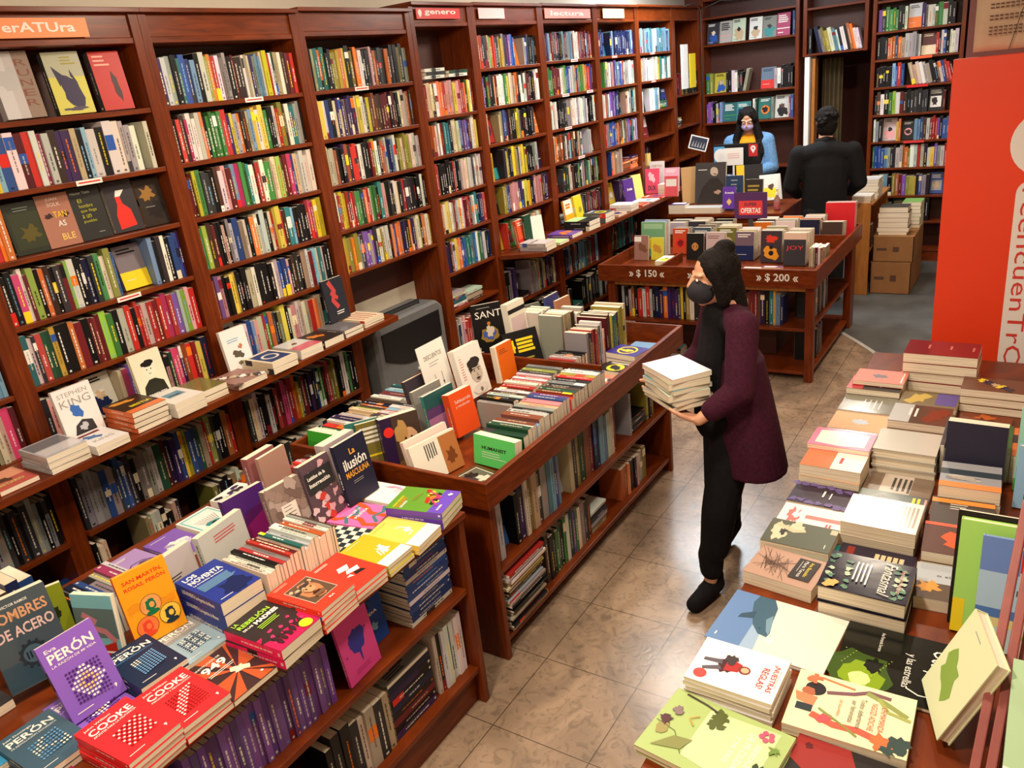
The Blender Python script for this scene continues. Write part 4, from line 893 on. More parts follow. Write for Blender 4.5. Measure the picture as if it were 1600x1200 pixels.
def art_sub(A): A.text('Subdesarrollo',.2,.74,.7,.08,'w',0); A.text('y revolución',.2,.62,.62,.08,'w',0)
stand(-2.155,2.715,TZ+.02,.15,.21,.045,-8,10,(232,84,30),'orange book with thin white title standing mid tray',art_sub,group=G3)
stand(-2.24,2.66,TZ+.02,.20,.23,.02,-5,8,(90,60,110),'purple landscape book beside the orange one in the tray',lambda A:(A.rect(0,.0,1,.5,(160,110,150)),A.rect(0,.7,1,1,(34,84,84))),spine='t',group=G3)
stand(-2.31,2.665,TZ+.02,.19,.24,.02,-5,8,(140,138,132),'grey book left of the purple landscape book in the tray',lambda A:A.lines(.15,.85,.5,1,'w',1),group=G3)
stand(-2.45,2.76,TZ+.02,.14,.23,.022,-3,12,'K','black book leaning behind the white sale card',lambda A:A.blob(.5,.5,.2,'a',3,j=.5),group=G3)
def art_card(A): A.text('DESCUENTOS',.18,.72,.66,.08,'k',.0); A.lines(.3,.64,.4,2,'a',1,.05,.012)
def art_face(A):
    A.lines(.12,.86,.02,1,'K'); A.lines(.1,.8,.14,9,(200,120,100),2,.05,.012); A.blob(.62,.45,.22,(196,184,170),3,ry=.2,j=.05); A.blob(.6,.64,.24,(44,40,40),5,ry=.1,j=.12); A.blob(.42,.56,.07,(44,40,40),7,ry=.09)
    A.circ(.55,.48,.03,'k',ry=.012); A.circ(.72,.48,.03,'k',ry=.012); A.rect(.5,.51,.61,.525,'k'); A.rect(.66,.51,.78,.525,'k'); A.poly([(.62,.46),(.67,.37),(.61,.37)],(150,136,124)); A.blob(.64,.33,.09,(50,40,38),8,ry=.02); A.blob(.64,.3,.06,(130,90,84),4,ry=.012); A.blob(.62,.13,.3,(224,218,210),9,ry=.1,j=.05); A.blob(.64,.1,.06,(120,100,90),9)
stand(-2.33,3.06,TZ+.05,.20,.27,.04,-4,12,(236,230,222),'white book with a large grey portrait of a dark-haired man',art_face,group=G3)
def art_or(A): A.rect(.1,0,1,1,(238,112,28)); A.lines(.2,.85,.5,3,'n',2,.05,.015)
stand(-2.30,3.30,TZ+.06,.15,.20,.03,-4,6,(240,226,205),'orange book standing in front of the tray divider',art_or,group=G3)
# far tray
def art_saint(A):
    A.text('SANT',.08,.72,.88,.14,'w',.0); A.lines(.15,.92,.6,1,'a'); A.blob(.5,.38,.3,(150,120,50),3,ry=.16,j=.15); A.blob(.5,.38,.2,(70,90,170),5,ry=.12,j=.3); A.blob(.52,.45,.12,(210,200,180),6,j=.4,ry=.12); A.circ(.5,.6,.06,(180,120,50)); A.text('L',.1,.04,.1,.1,'w',.0)
stand(-2.60,3.60,TZ+.08,.18,.29,.04,-39,6,(20,18,20),'large black book with white title and a golden emblem in the far tray',art_saint,group=G3,hard=True)
stand(-2.50,3.76,TZ+.1,.17,.25,.045,-3,6,(236,230,215),'tall white book right of the black emblem book',lambda A:(A.rect(0,.75,1,.85,'k'),A.rect(.1,.2,.9,.65,(220,196,196))),group=G3)
def art_4(A): A.text('4',.1,.5,.2,.3,'y'); A.lines(.35,.75,.5,4,'y',1,.09,.06,rag=.1); A.lines(.2,.3,.6,2,'Y',3,.08,.04)
stand(-2.34,3.56,TZ,.22,.24,.02,-30,20,(22,22,24),'black book with yellow lettering leaning behind the divider',art_4,group=G3)
uprow('rwnwkkkk', -2.06, 3.45, 1, TZ, 'the low row behind the divider', G3, 76, L=.14, ln=(.16,.18), keep=True)
row('wwwww', (-2.42,3.85,0), (0,1,0), .15, TZ, 0, 'the white books behind the black emblem book', G3, 77, hr=(.24,.26), keep=True)
row('anBrRrewkwc', (-1.98,3.62,0), (0,1,0), .22, TZ, 0, 'the front half of the upright row in the far tray', G3, 78, hr=(.2,.24), keep=True)
row('RnRytgVyYyc', (-1.98,3.85,0), (0,1,0), .27, TZ, 0, 'the back half of the upright row in the far tray', G3, 79, hr=(.24,.27), keep=True, dep=(.16,.19))
row('aecnwwew', (-2.2,3.74,0), (0,1,0), .42, TZ, 0, 'the rear row in the far tray', G3, 80, hr=(.24,.29), keep=True)
stand(-2.40,4.14,TZ,.15,.27,.02,-5,4,(190,128,96),'tan book standing at the far end of the tray table',None,group=G3)
stand(-2.50,4.17,TZ,.16,.28,.015,0,3,(70,74,130),'blue grey book standing at the far end of the tray table',None,group=G3)
stand(-2.62,4.0,TZ,.28,.24,.012,-25,8,(110,112,104),'large grey flat book standing behind the cream books',None,group=G3)
def art_yc(A): A.circ(.5,.5,.3,'y'); A.circ(.5,.5,.24,'V'); A.blob(.5,.45,.2,'y',5,ry=.12)
flat(-1.88,3.88,TZ,.20,.15,.032,-10,(62,48,140),'dark violet book with a yellow circle topping a small pile in the far tray',art_yc,n=2,group=G3)
flat(-1.84,4.06,TZ,.2,.14,.03,0,(110,150,190),'light blue book lying at the far end of the tray',None,group=G3)
flat(-1.86,3.70,TZ,.17,.14,.03,-5,'k','black book lying in front of the violet pile',True,group=G3,seed=4)
flat(-1.85,3.53,TZ,.18,.15,.02,-5,(220,130,100),'salmon book with a grey pattern lying by the divider',lambda A:[A.blob(.3+.1*k,.5,.12,['w','K','a'][k%3],k) for k in range(5)],group=G3)
# white card
cd = MB(); A = Art(.21, .28, .003); art_card(A); cd.box(-.105,0,0,.105,.28,.003,C('w')); cd.merge(A.b); cd.merge(A.T)
for xx in (-.02,.035): cd.poly([(xx-.0015,.06,.0036),(xx+.0015,.06,.0036),(xx+.0015,.12,.0036),(xx-.0015,.12,.0036)], C('k')); cd.poly([(xx-.007,.07,.0037),(xx,.05,.0037),(xx+.007,.07,.0037)], C('k'))
x_, y_, z_ = frame(0, 10); o = cd.build('sale_card', 'matte', None, mat4(x_, y_, z_, (-2.44, 2.90, .91))); tag(o, 'white card reading descuentos with two down arrows in the tray', 'sign')
# shelves under the tray table
UG = 'books on the shelves of the long tray table'
row('Ow#bkVwYeKassbs#weKYGORBBSswcR'.replace('S','s'), (-1.78,2.30,0), (0,1,0), 1.35, .435, 0, 'the upper shelf below the tray table', UG, 81, hr=(.24,.31), keep=True, dep=(.17,.2), fw=.1, tw=(.015,.035))
row('w=[kKkKk]YkY', (-1.78,3.67,0), (0,1,0), .40, .435, 0, 'the far end of the upper shelf below the tray table', UG, 82, hr=(.2,.26), keep=True)
row('nkkgGkgwGvgceKn=[cYaKYw]', (-1.78,2.68,0), (0,1,0), .80, .10, 0, 'the bottom shelf below the tray table', UG, 83, hr=(.22,.26), keep=True)
row('oOonkkpweY', (-1.78,3.52,0), (0,1,0), .36, .10, 0, 'the far end of the bottom shelf below the tray table', UG, 84, hr=(.18,.2), keep=True)
R_ = random.Random(5); z0 = .101
for i in range(22):
    c = R_.choice('rwkknacKRwky'); t = R_.uniform(.009,.016)
    if i == 21: c, t = 'r', .018
    book(mat4(Vector((-1,0,0)), Vector((0,-1,0)), Vector((0,0,1)), (-1.85+R_.uniform(-.012,.012), 2.60+R_.uniform(-.01,.015), z0)), .21, .29, t, c, f"{cname(c)} magazine, {ordw(i+1)} from the bottom of the stack on the bottom shelf", 'magazines stacked at the near end of the bottom shelf', area=.28*t*1.6, keep=i > 6, seed=i+300, name='magazine', spine_text='EXPLORADOR' if i == 21 else None)
    z0 += t+.0005

# ------------------------------------------------------------------ right table
Z4 = .80
G4 = 'books lying face up on the right table'
def F4(cx, cy, w, h, t, cover, label, art=None, n=1, ang=-91, z=Z4, **k):
    k.setdefault('jit', 1.5); flat(cx, cy, z, w, h, t, ang, cover, label, art, n=n, group=G4, **k)
def art_whale(A):
    A.rect(0,0,1,.32,(96,130,180)); A.poly([(0,.3),(1,.3),(1,.42),(0,.36)],(150,176,205)); A.poly([(0,.35),(1,.42),(1,1),(0,1)],(222,218,206))
    A.poly([(0,.36),(0,.22),(.15,.2),(.35,.24),(.55,.3),(.68,.38),(.7,.46),(.62,.47),(.4,.44),(.15,.42)],(58,92,114)); A.poly([(.3,.42),(.5,.455),(.66,.465),(.6,.43),(.4,.38)],(112,146,164)); A.poly([(.3,.27),(.42,.16),(.5,.15),(.44,.28)],(46,76,98)); A.blob(.74,.5,.05,'w',6,j=.5); A.circ(.58,.37,.008,'k'); A.lines(.85,.06,.08,1,'w')
def art_nues(A):
    A.blob(.5,.38,.16,(70,30,34),3,ry=.1); A.poly([(.32,.36),(.62,.36),(.58,.52),(.4,.54)],(170,40,40)); A.poly([(.4,.3),(.45,.1),(.52,.1),(.5,.32)],(90,84,96)); A.poly([(.54,.3),(.66,.12),(.72,.14),(.62,.34)],(90,84,96)); A.circ(.5,.58,.09,(120,50,40)); A.circ(.5,.585,.06,(220,170,140)); A.blob(.36,.4,.1,(60,50,54),6,j=.4)
    A.circ(.82,.14,.1,(226,70,64)); A.text('¡NUESTRAS',.2,.86,.6,.075,(200,40,50),0); A.text('REGLAS!',.32,.76,.45,.075,(200,40,50),0); A.text('Historias para crecer',.3,.94,.4,.025,'a',0)
def art_gbook(A):
    A.poly([(.12,.34),(.85,.34),(.95,.9),(.05,.9)],(200,214,162)); 
    for k,(t,y) in enumerate((('ÁRBOLES',.78),('DE MI CIUDAD',.7),('Y MI PAÍS',.62))): A.text(t,.5,y,.6 if k==1 else .4,.055,'w',0,'c')
    for k in range(7): A.blob(.12+.03*k,.42+.02*(k%3),.06,(84,94,40),k,j=.5)
    A.stroke([(.04,.1),(.08,.3),(.12,.4)],.006,(70,60,50)); A.blob(.62,.1,.1,(150,140,84),3,ry=.05,j=.15); A.stroke([(.55,.02),(.6,.2),(.85,.34)],.002,(90,90,50)); A.poly([(.9,.1),(.66,.22),(.62,.36),(.8,.32)],(130,134,76))
    for k in range(5): a=2*PI*k/5; A.circ(.16+.05*math.cos(a),.82+.04*math.sin(a),.035,(214,90,120),ry=.022)
    for k in range(6): A.blob(.6+.1*(k%3),.86+.05*(k//3),.05,(44,64,36),k,ry=.02,j=.2)
    A.blob(.32,.12,.06,(130,110,110),5); A.blob(.5,.08,.07,(80,44,50),8); A.stroke([(.28,.3),(.36,.24),(.44,.3)],.004,(190,150,60)); A.blob(.85,.9,.12,(44,60,40),9,j=.5); A.blob(.3,.92,.06,(110,140,60),7,j=.6)
def art_chima(A):
    A.circ(.28,.18,.12,(30,24,26)); A.blob(.36,.13,.08,(170,96,64),3,j=.1); A.poly([(.4,.02),(.55,.05),(.6,.2),(.42,.22)],(232,130,90)); A.rect(.58,.06,.7,.2,(40,50,56)); A.stroke([(.3,.28),(.2,.5),(.1,.62),(.12,.8)],.012,(120,80,90)); A.stroke([(.12,.6),(.2,.75),(.35,.95)],.014,(140,150,80)); A.stroke([(.16,.7),(.35,.8),(.4,.98)],.01,(160,166,90)); A.stroke([(.12,.5),(.06,.2)],.006,(230,120,80))
    A.stroke([(.72,.2),(.8,.4),(.78,.6),(.84,.78)],.02,(214,90,70)); A.blob(.86,.8,.12,(232,110,60),3,j=.4); A.blob(.82,.93,.12,(50,70,66),6,j=.4); A.blob(.95,.85,.08,(50,70,66),9,j=.4); A.blob(.74,.32,.08,(224,80,90),4,j=.4); A.stroke([(.6,.25),(.75,.45),(.88,.6)],.006,(130,140,70)); A.blob(.1,.15,.07,(230,110,70),2,j=.6)
    A.text('CHIMAMANDA',.5,.74,.42,.05,(226,96,80),0,'c'); A.text('NGOZI ADICHIE',.5,.66,.46,.05,(226,96,80),0,'c'); A.text('Todos deberíamos',.5,.57,.5,.045,(80,80,84),0,'c'); A.text('ser feministas',.5,.5,.38,.045,(80,80,84),0,'c'); A.text('LIRE SALAVERRIA',.5,.4,.3,.025,(226,96,80),0,'c')
def art_octo(A):
    A.blob(.75,.2,.3,(60,84,30),3,ry=.28,j=.15); A.blob(.8,.22,.2,(130,160,30),5,ry=.18,j=.15); A.blob(.84,.22,.1,(232,240,150),7,ry=.09,j=.1); A.blob(.62,.3,.12,(20,26,20),9,ry=.07,j=.3); A.stroke([(.4,.96),(.7,.93),(.98,.86)],.012,(70,84,150))
    A.text('Octoper',.16,.68,.56,.2,'w',0,shear=.2); A.text('y las estrellas',.3,.52,.5,.09,'w',0); A.text('Ana Fernanda Serrano',.08,.3,.3,.03,'w',0); A.stroke([(.72,.74),(.85,.8),(.86,.68),(.8,.58)],.004,'w'); 
    for k in range(24): A.circ(.45+.5*((k*37)%24)/24,.05+.4*((k*11)%23)/23,.006,(190,210,90),n=6)
def art_redk(A): A.poly([(.0,.0),(.42,0),(.9,.5),(.75,.7),(0,.45)],(150,40,36)); A.blob(.15,.12,.05,(90,20,24),3); A.blob(.2,.8,.06,(214,110,50),5,j=.6); A.text('EL',.55,.8,.2,.09,'w',0)
def art_fant(A):
    for k in range(26): A.blob(.1+.85*((k*17)%26)/26,[.1,.92,.3,.85][k%4]*1.0-.02*(k%3),.05,[(90,130,104),(170,190,160),(60,96,80)][k%3],k,j=.5,n=9)
    A.text('Fantasmal',.5,.66,.85,.14,(240,230,214),0,'c',shear=.3); A.lines(.2,.5,.6,4,'w',3,.05,.02); A.text('Fernanda Melchor',.5,.86,.6,.05,(226,176,170),0,'c'); A.blob(.9,.14,.1,(240,170,100),4)
def art_tree(A):
    for k in range(26): A.stroke([(.5,.2),(.2+.6*((k*7)%26)/26,.1+.5*((k*11)%26)/26),(((k*19)%26)/26,((k*5)%26)/40)],.0016,(110,84,72))
    A.rect(.12,.6,.8,.9,(50,42,38)); A.text('Ana Basualdo',.18,.78,.5,.05,'y',0); A.text('María Teresa',.18,.7,.55,.05,'w',0); A.lines(.2,.66,.5,1,'a')
def art_hands(A): A.rect(0,0,1,1,(84,88,72)); A.blob(.5,.2,.35,(206,196,166),3,ry=.12,j=.35); A.blob(.2,.4,.2,(206,196,166),5,ry=.1,j=.3); A.stroke([(.2,.1),(.4,.4),(.3,.55)],.02,(196,184,150)); A.blob(.5,.25,.12,(50,46,40),6,ry=.05,j=.5); A.rect(.05,.9,.25,1,(180,176,150)); A.lines(.7,.9,.2,1,'w')
def art_flower(A): A.rect(.4,.4,.56,1,(214,120,114)); A.blob(.5,.22,.3,(206,110,104),3,ry=.1,j=.4); A.blob(.45,.24,.15,'w',5,ry=.05,j=.4); A.stroke([(.6,.25),(1,.35)],.004,(206,100,90)); A.lines(.65,.8,.25,2,(220,90,90),3,.05,.03)
def art_purp(A):
    for k in range(14): A.blob([.1,.9][k%2]+.05*(k%3-1),((k*5)%14)/14,.1,(96,78,130),k,j=.5,n=8)
    A.lines(.35,.62,.3,1,'w',1,.04,.02); A.lines(.3,.5,.4,1,'w',2,.04,.03)
def art_cream(A): A.lines(.14,.92,.72,7,(150,140,130),4,.055,.03); A.lines(.14,.1,.05,1,'r')
F4(-.50,1.905,.25,.33,.012,(108,140,184),'large pale picture book with a blue whale at the table edge',art_whale,ang=-94)
F4(-.535,1.635,.172,.226,.013,(236,232,232),'white book with a walking figure and red title, topping a white pile',art_nues,n=5)
F4(-.50,1.42,.225,.31,.014,(166,188,118),'light green picture book with leaves, insects and a pink flower',art_gbook,ang=-97,n=2)
F4(-.48,1.16,.2,.24,.016,(236,150,84),'orange book at the bottom edge of the picture',None,ang=-97)
F4(-.19,1.87,.27,.30,.012,(22,24,20),'black picture book with white handwritten title and a green glow',art_octo,gloss=True,ang=-90)
F4(-.262,1.655,.205,.275,.03,(238,228,184),'cream book with a red plant woman and curly haired woman',art_chima,ang=-89)
F4(-.25,1.45,.19,.26,.014,(34,28,28),'black and red book with an orange star at the bottom edge',art_redk,ang=-92)
F4(-0.31,2.13,0.195,0.235,.05,(24,20,40),'thick dark book with white script title and green leaves',art_fant,n=2,spine=(40,24,70),gloss=True,hard=True)
F4(-0.548,2.175,0.165,0.215,.045,(176,142,124),'brown book with tangled branches and a dark label',art_tree,ang=-97)
F4(-0.54,2.325,0.15,0.21,.02,(20,120,120),'teal book lying under the book with two hands',None,ang=-100)
F4(-0.552,2.345,0.15,0.215,.035,(84,88,72),'dark green book with two pale hands on the cover',art_hands,ang=-91,z=.822)
F4(-0.552,2.508,0.155,0.215,.03,(236,226,222),'white book with a pink red carnation drawing',art_flower,ang=-91,n=1)
F4(-0.552,2.672,0.155,0.215,.032,(50,36,52),'dark brown violet book with pale lilac spots',art_purp,ang=-92)
F4(-0.328,2.505,0.195,0.222,.05,(234,222,208),'thick cream book with many grey title lines topping a pile',art_cream,n=2,gloss=True)
def art_hnd(A): A.lines(.2,.8,.6,5,(206,190,150),3,.08,.06); A.rect(.1,.1,.9,.2,(130,44,34))
F4(-0.325,2.32,0.15,0.22,.03,(44,36,50),'dark book with rough cream lettering behind the script title book',art_hnd)
F4(-0.33,2.69,0.15,0.222,.04,(70,84,80),'shiny dark green book with yellow strips, behind the cream pile',lambda A:(A.rect(.1,.78,.45,.82,'y'),A.rect(.1,.85,.35,.89,'y'),A.rect(.1,.95,.6,.98,'p')),gloss=True,spine='y')
F4(-0.33,2.86,0.165,0.222,.02,(120,100,84),'brown book with a grey title panel and dark lettering',lambda A:(A.rect(0,.25,1,.7,(186,172,158)),A.lines(.15,.65,.7,4,'K',3,.08,.04)),gloss=True)
F4(-0.552,2.86,0.165,0.215,.045,(226,186,150),'white and orange topped thick book with small red lettering',lambda A:(A.rect(0,.0,1,.5,(214,120,80)),A.rect(0,.5,1,1,(236,228,220)),A.lines(.4,.6,.3,1,'r',1,.04,.05)),n=2,gloss=True)
F4(-0.548,3.0,0.16,0.225,.02,(234,130,160),'pink framed book with a white centre',lambda A:(A.poly([(.15,.1),(.85,.1),(.92,.5),(.85,.9),(.15,.9),(.08,.5)],(240,230,214)),A.lines(.4,.5,.2,1,'p')),n=1,z=.892,gloss=True)
F4(-0.33,3.062,0.19,0.218,.035,(190,186,176),'shiny silver grey book with pink spine in the middle of the right table',None,n=3,spine=(236,120,140),gloss=True,hard=True)
F4(-0.552,3.15,0.165,0.215,.045,(170,166,160),'shiny grey wrapped book behind the pink framed book',lambda A:A.rect(.0,.35,1,.95,(150,146,130)),gloss=True)
F4(-0.552,3.36,0.18,0.225,.03,(226,168,120),'tan book with a pale blue butterfly shape',lambda A:(A.blob(.5,.55,.14,(190,200,214),3,j=.4),A.blob(.5,.45,.1,(190,200,214),6,j=.4)))
F4(-0.552,3.56,0.18,0.225,.03,(128,126,112),'grey green shiny book behind the tan one',lambda A:[A.lines(.2,.7,.6,4,'w',3,.1,.02)],gloss=True)
F4(-0.552,3.765,0.18,0.225,.03,(46,40,44),'black book with red corner, under the salmon notebook',lambda A:(A.rect(0,0,1,.3,(190,50,60)),A.lines(.2,.6,.6,2,'w',3,.1,.04)),gloss=True,n=2)
F4(-0.54,3.79,0.16,0.215,.02,(226,130,116),'salmon pink notebook with a grey ornament at the far end',lambda A:(A.blob(.5,.5,.14,(120,110,120),3,ry=.16,j=.3),A.rect(.1,.92,.9,.95,'w')),z=.864,n=1)
F4(-0.33,3.42,0.19,0.222,.035,(90,60,44),'dark book with white glare and red brown flames',lambda A:(A.rect(0,.0,1,.35,(190,190,190)),A.blob(.5,.75,.35,(120,50,24),4,j=.5,ry=.2),A.lines(.2,.4,.5,2,'w',3,.1,.04)),n=2,gloss=True)  # light grey band is lamp glare painted into the cover colour
F4(-0.32,3.64,0.18,0.225,.025,(110,90,50),'olive book with golden leaves and a violet label',lambda A:(A.blob(.5,.3,.3,(190,160,60),4,j=.5,ry=.2),A.rect(.05,.62,.8,.98,(80,56,140))),n=2)
F4(-0.31,3.93,0.2,0.3,.045,(130,28,34),'thick dark red book topping the tall pile before the red panel',lambda A:A.lines(.3,.9,.3,3,(200,120,110),3,.3,.03),n=4,spine=(220,200,180),gloss=True)
F4(-0.1,3.5,0.22,0.19,.02,(120,56,24),'rust orange picture book right of the flame book',lambda A:[A.blob(.2+.15*k,.5,.16,[(190,90,30),(90,40,20)][k%2],k,j=.5) for k in range(5)],ang=-91)
F4(-0.08,3.74,.15,.25,.035,(110,70,50),'small patterned brown book on a pile at the far right',lambda A:[A.blob(.2+.1*k,.3+.07*k,.12,['y','B','K','e'][k%4],k,j=.5) for k in range(7)],n=3)
F4(-0.37,3.235,0.12,0.13,.02,(60,66,90),'small dark book with a yellow flower photo',lambda A:(A.rect(.2,.1,.95,.95,(60,50,20)),A.blob(.6,.5,.28,(220,190,60),4,j=.4)))
uprow('oooogbbrprrrrnnRgKK', .08, 3.175, 1, Z4, 'the rainbow row on the right table', 'books standing spine up on the right table', 95, L=.30, ln=(.25,.26), ht=(.10,.12), psi=0, keep=True)
stand(-.105,2.985,Z4,.19,.23,.05,-92,6,(44,42,60),'black book standing with beige page edges, before the coloured spines',None,group=G4)
def art_river(A): A.rect(0,.5,1,.72,(50,60,70)); A.rect(0,.0,1,.2,(230,130,60)); A.blob(.4,.38,.25,(190,180,170),4,ry=.1,j=.4); A.lines(.1,.4,.6,3,'K',3,.05,.01)
F4(-0.105,2.86,0.185,0.19,.05,(150,150,156),'thick grey blue book with a dark river band',art_river,n=2,ang=2)
F4(-0.11,2.665,0.185,0.185,.03,(70,60,54),'dark book with an orange strip, beside the cream pile',lambda A:(A.rect(0,.8,1,.95,(236,140,60)),A.lines(.3,.75,.3,3,'w',3,.08,.02)),ang=3,n=2)
F4(-0.11,2.47,0.185,0.185,.035,(84,50,40),'brown book with an orange map shape',lambda A:(A.blob(.6,.4,.3,(214,80,30),4,j=.4),A.rect(.0,.9,1,1,(214,90,60))),ang=3,n=2)
F4(-0.105,2.27,0.185,0.185,.04,(170,176,182),'grey and brown book with ginkgo leaves and a gold frame',lambda A:(A.rect(0,0,1,.45,(84,66,50)),A.rect(.6,.0,1,.25,(220,150,50)),A.blob(.2,.35,.15,(206,140,50),3,j=.5),A.text('o al pixel',.3,.62,.5,.08,'K',0)),ang=4,n=1)
# picture books standing at the right
G5 = 'picture books standing at the right edge'
def art_beach(A): A.rect(0,.0,1,.22,(190,214,222)); A.rect(0,.22,1,.3,(226,214,150)); A.rect(0,.3,1,.38,(84,124,190)); A.rect(0,.38,1,.7,(176,206,232)); A.rect(0,.7,1,1,(110,140,206)); A.text('Kwai',.4,.52,.3,.05,'K',0)
stand(.02,2.14,Z4,.24,.33,.012,-90,12,(28,20,20),'black book standing behind the lime green picture book',None,group=G5)
stand(.03,2.10,Z4,.24,.32,.03,-90,13,(170,222,110),'lime green picture book standing at the right edge',lambda A:A.rect(0,0,.12,.3,'y'),group=G5,hard=True)
stand(.075,2.055,Z4,.22,.31,.015,-90,14,(140,170,220),'blue picture book showing a beach and sky',art_beach,group=G5,hard=True)
def art_bird(A): A.rect(0,.0,1,1,(226,190,176)); A.rect(0,.8,.5,1,'r'); A.rect(.3,.7,1,.95,(100,190,60)); A.blob(.35,.3,.25,(150,180,80),3,j=.2,ry=.15); A.blob(.4,.45,.12,'w',5); A.circ(.4,.62,.08,(110,50,40))
stand(.165,1.985,Z4+.02,.22,.30,.02,-90,18,(220,180,166),'pink picture book with a bird and green shape at the right edge',art_bird,group=G5,hard=True)
stand(.13,2.99,Z4,.22,.30,.03,-92,7,(150,206,190),'mint green book standing beyond the picture books',lambda A:(A.rect(.3,.55,1,.95,(240,234,220)),A.rect(0,0,1,.15,(80,170,70))),group=G5,hard=True)
stand(.125,2.86,Z4,.2,.22,.03,-92,9,(140,180,214),'light blue book with a burning dark picture',lambda A:(A.rect(.15,.1,1,.85,(50,40,44)),A.blob(.6,.3,.3,(214,100,40),4,ry=.15,j=.5)),group=G5,hard=True)
stand(.21,3.16,Z4,.2,.27,.03,-92,6,(130,150,206),'periwinkle blue book standing before the colourful stack',None,group=G5,hard=True)
for i, c in enumerate('rosKoR'): book(mat4(Vector((1,0,0)), Vector((0,1,0)), Vector((0,0,1)), (.24, 3.27, Z4+.034*i)), .2,.16,.03,c,f"{cname(c)} book, {ordw(i+1)} from the bottom of the colourful stack at the right edge",G5,area=.004,keep=True)
x_, y_, z_ = frame(180-8, 24)
# slanted picture book rack with two rails
rk = empty('picture_book_rack', (0.03,1.85,Z4)); tag(rk, 'dark pink wooden rack with two slanted rails at the right edge', 'rack')
for dx in (0, .028):
    b = MB(); p0 = Vector((-.04+dx,-.43,.01)); p1 = Vector((.01+dx,.28,.40)); d = (p1-p0)
    for p in (p0,): b.add([p, p+Vector((.02,0,0)), p+Vector((.02,0,.03)), p+Vector((0,0,.03)), p+d, p+d+Vector((.02,0,0)), p+d+Vector((.02,0,.03)), p+d+Vector((0,0,.03))], [(0,1,2,3),(7,6,5,4),(0,4,5,1),(1,5,6,2),(2,6,7,3),(3,7,4,0)])
    b.build('rail', 'rack_wood', rk, bevel=.003)
b = MB(); b.add([(.01,-.43,.0),(.40,-.43,.0),(.45,.28,.385),(.06,.28,.385),(.01,-.43,-.0-.0+.006),(.40,-.43,.006),(.45,.28,.391),(.06,.28,.391)],[(3,2,1,0),(4,5,6,7),(0,1,5,4),(1,2,6,5),(2,3,7,6),(3,0,4,7)]); b.build('backboard', 'rack_wood', rk)
b = MB(); b.box(.40,.25,0,.43,.28,.38); b.build('leg', 'rack_wood', rk)
pit = math.degrees(math.atan2(.71,.385))
def art_teja(A): A.text('T',.25,.8,.1,.08,(160,90,90),0); A.text('E',.25,.68,.1,.08,(160,90,90),0); A.text('J',.22,.56,.1,.08,(160,90,90),0); A.text('A',.2,.44,.1,.08,(160,90,90),0); A.text('el día',.2,.34,.2,.05,'K',0); A.rect(0,0,1,.12,(240,206,90)); A.stroke([(0,.2),(.5,.13),(1,.2)],.01,'w')
y0_ = 1.50; z0_ = Z4+.03
stand(.175,1.47,Z4+.075,.24,.30,.02,-90,60,(170,200,160),'pale green picture book with spaced pink capital letters',art_teja,group=G5,hard=True)
stand(-.10,1.74,Z4+.016,.20,.25,.03,196,24,(214,220,180),'green and cream picture book leaning with a black gap',lambda A:(A.blob(.4,.4,.25,(130,160,70),4,j=.4),A.lines(.3,.9,.3,1,'a')),group=G5,hard=True)

# ------------------------------------------------------------------ red panel and paper behind the right table
rp = empty('red_panel', (-.1, 4.6, 0)); tag(rp, 'tall red panel with white vertical lettering at the right edge', 'panel')
b = MB(); b.box(-.32,0,0,.75,.05,2.215); b.build('board', 'red_board', rp, bevel=.003)
b = MB(); A2 = []
def stad(x0, x1, y0, y1, z=-.0006, n=12):
    r = (x1-x0)/2; cx = (x0+x1)/2
    return [(cx+r*math.cos(PI*k/n), z, y1-r+r*math.sin(PI*k/n)) for k in range(n+1)] + [(cx-r*math.cos(PI*k/n), z, y0+r-r*math.sin(PI*k/n)) for k in range(n+1)]
b.poly(stad(-.005,.125,.66,1.64), C((236,230,226)))
b.poly([(.10+.15*math.cos(2*PI*k/32), -.0006, 1.81+.155*math.sin(2*PI*k/32)) for k in range(32)], C((236,230,226)))
b.build('white_marks', 'matte', rp)
b = MB(); put_text(b, 'reencuenTrO', 0, 0, 0, .92, .075, C((214,60,50)), None, 0.0); 
b.build('lettering', 'matte', rp, mat4(Vector((0,0,-1)), Vector((1,0,0)), Vector((0,-1,0)), (.02,-.0014,1.60)))
pp = MB(); N_ = 14
pp.add([(-.25+.55*a_/N_, .012*math.sin(a_*.8)*math.cos(c_*.6), .5*c_/N_) for c_ in range(N_+1) for a_ in range(N_+1)], [(c_*(N_+1)+a_, c_*(N_+1)+a_+1, (c_+1)*(N_+1)+a_+1, (c_+1)*(N_+1)+a_) for c_ in range(N_) for a_ in range(N_)])
bg = pp.build('paper_banner', 'kraft_paper', None, Matrix.Translation((-.1,4.72,2.235)), smooth=True); s_ = bg.modifiers.new('thick','SOLIDIFY'); s_.thickness = .002; s_.offset = 1
tag(bg, 'wrinkled brown paper with lines of small print above the red panel', 'banner')
b = MB()
for k, (y, l) in enumerate(((.20,.5),(.185,.3),(.15,.45),(.135,.35),(.10,.5),(.085,.4),(.07,.2))):
    for q in range(int(l/.02)): b.poly([(-.19+.02*q,-.0225,y),(-.175+.02*q,-.0225,y),(-.175+.02*q,-.0225,y+.006),(-.19+.02*q,-.0225,y+.006)], C('n'))
b.build('printed_lines', 'matte', bg)
b = MB(); b.tube([(-.10,-.03,.0),(-.06,-.035,.17),(-.045,-.03,.19),(-.03,-.035,.17),(0.02,-.03,.0)], .002, 6); o = b.build('hanging_string', 'cable', bg)
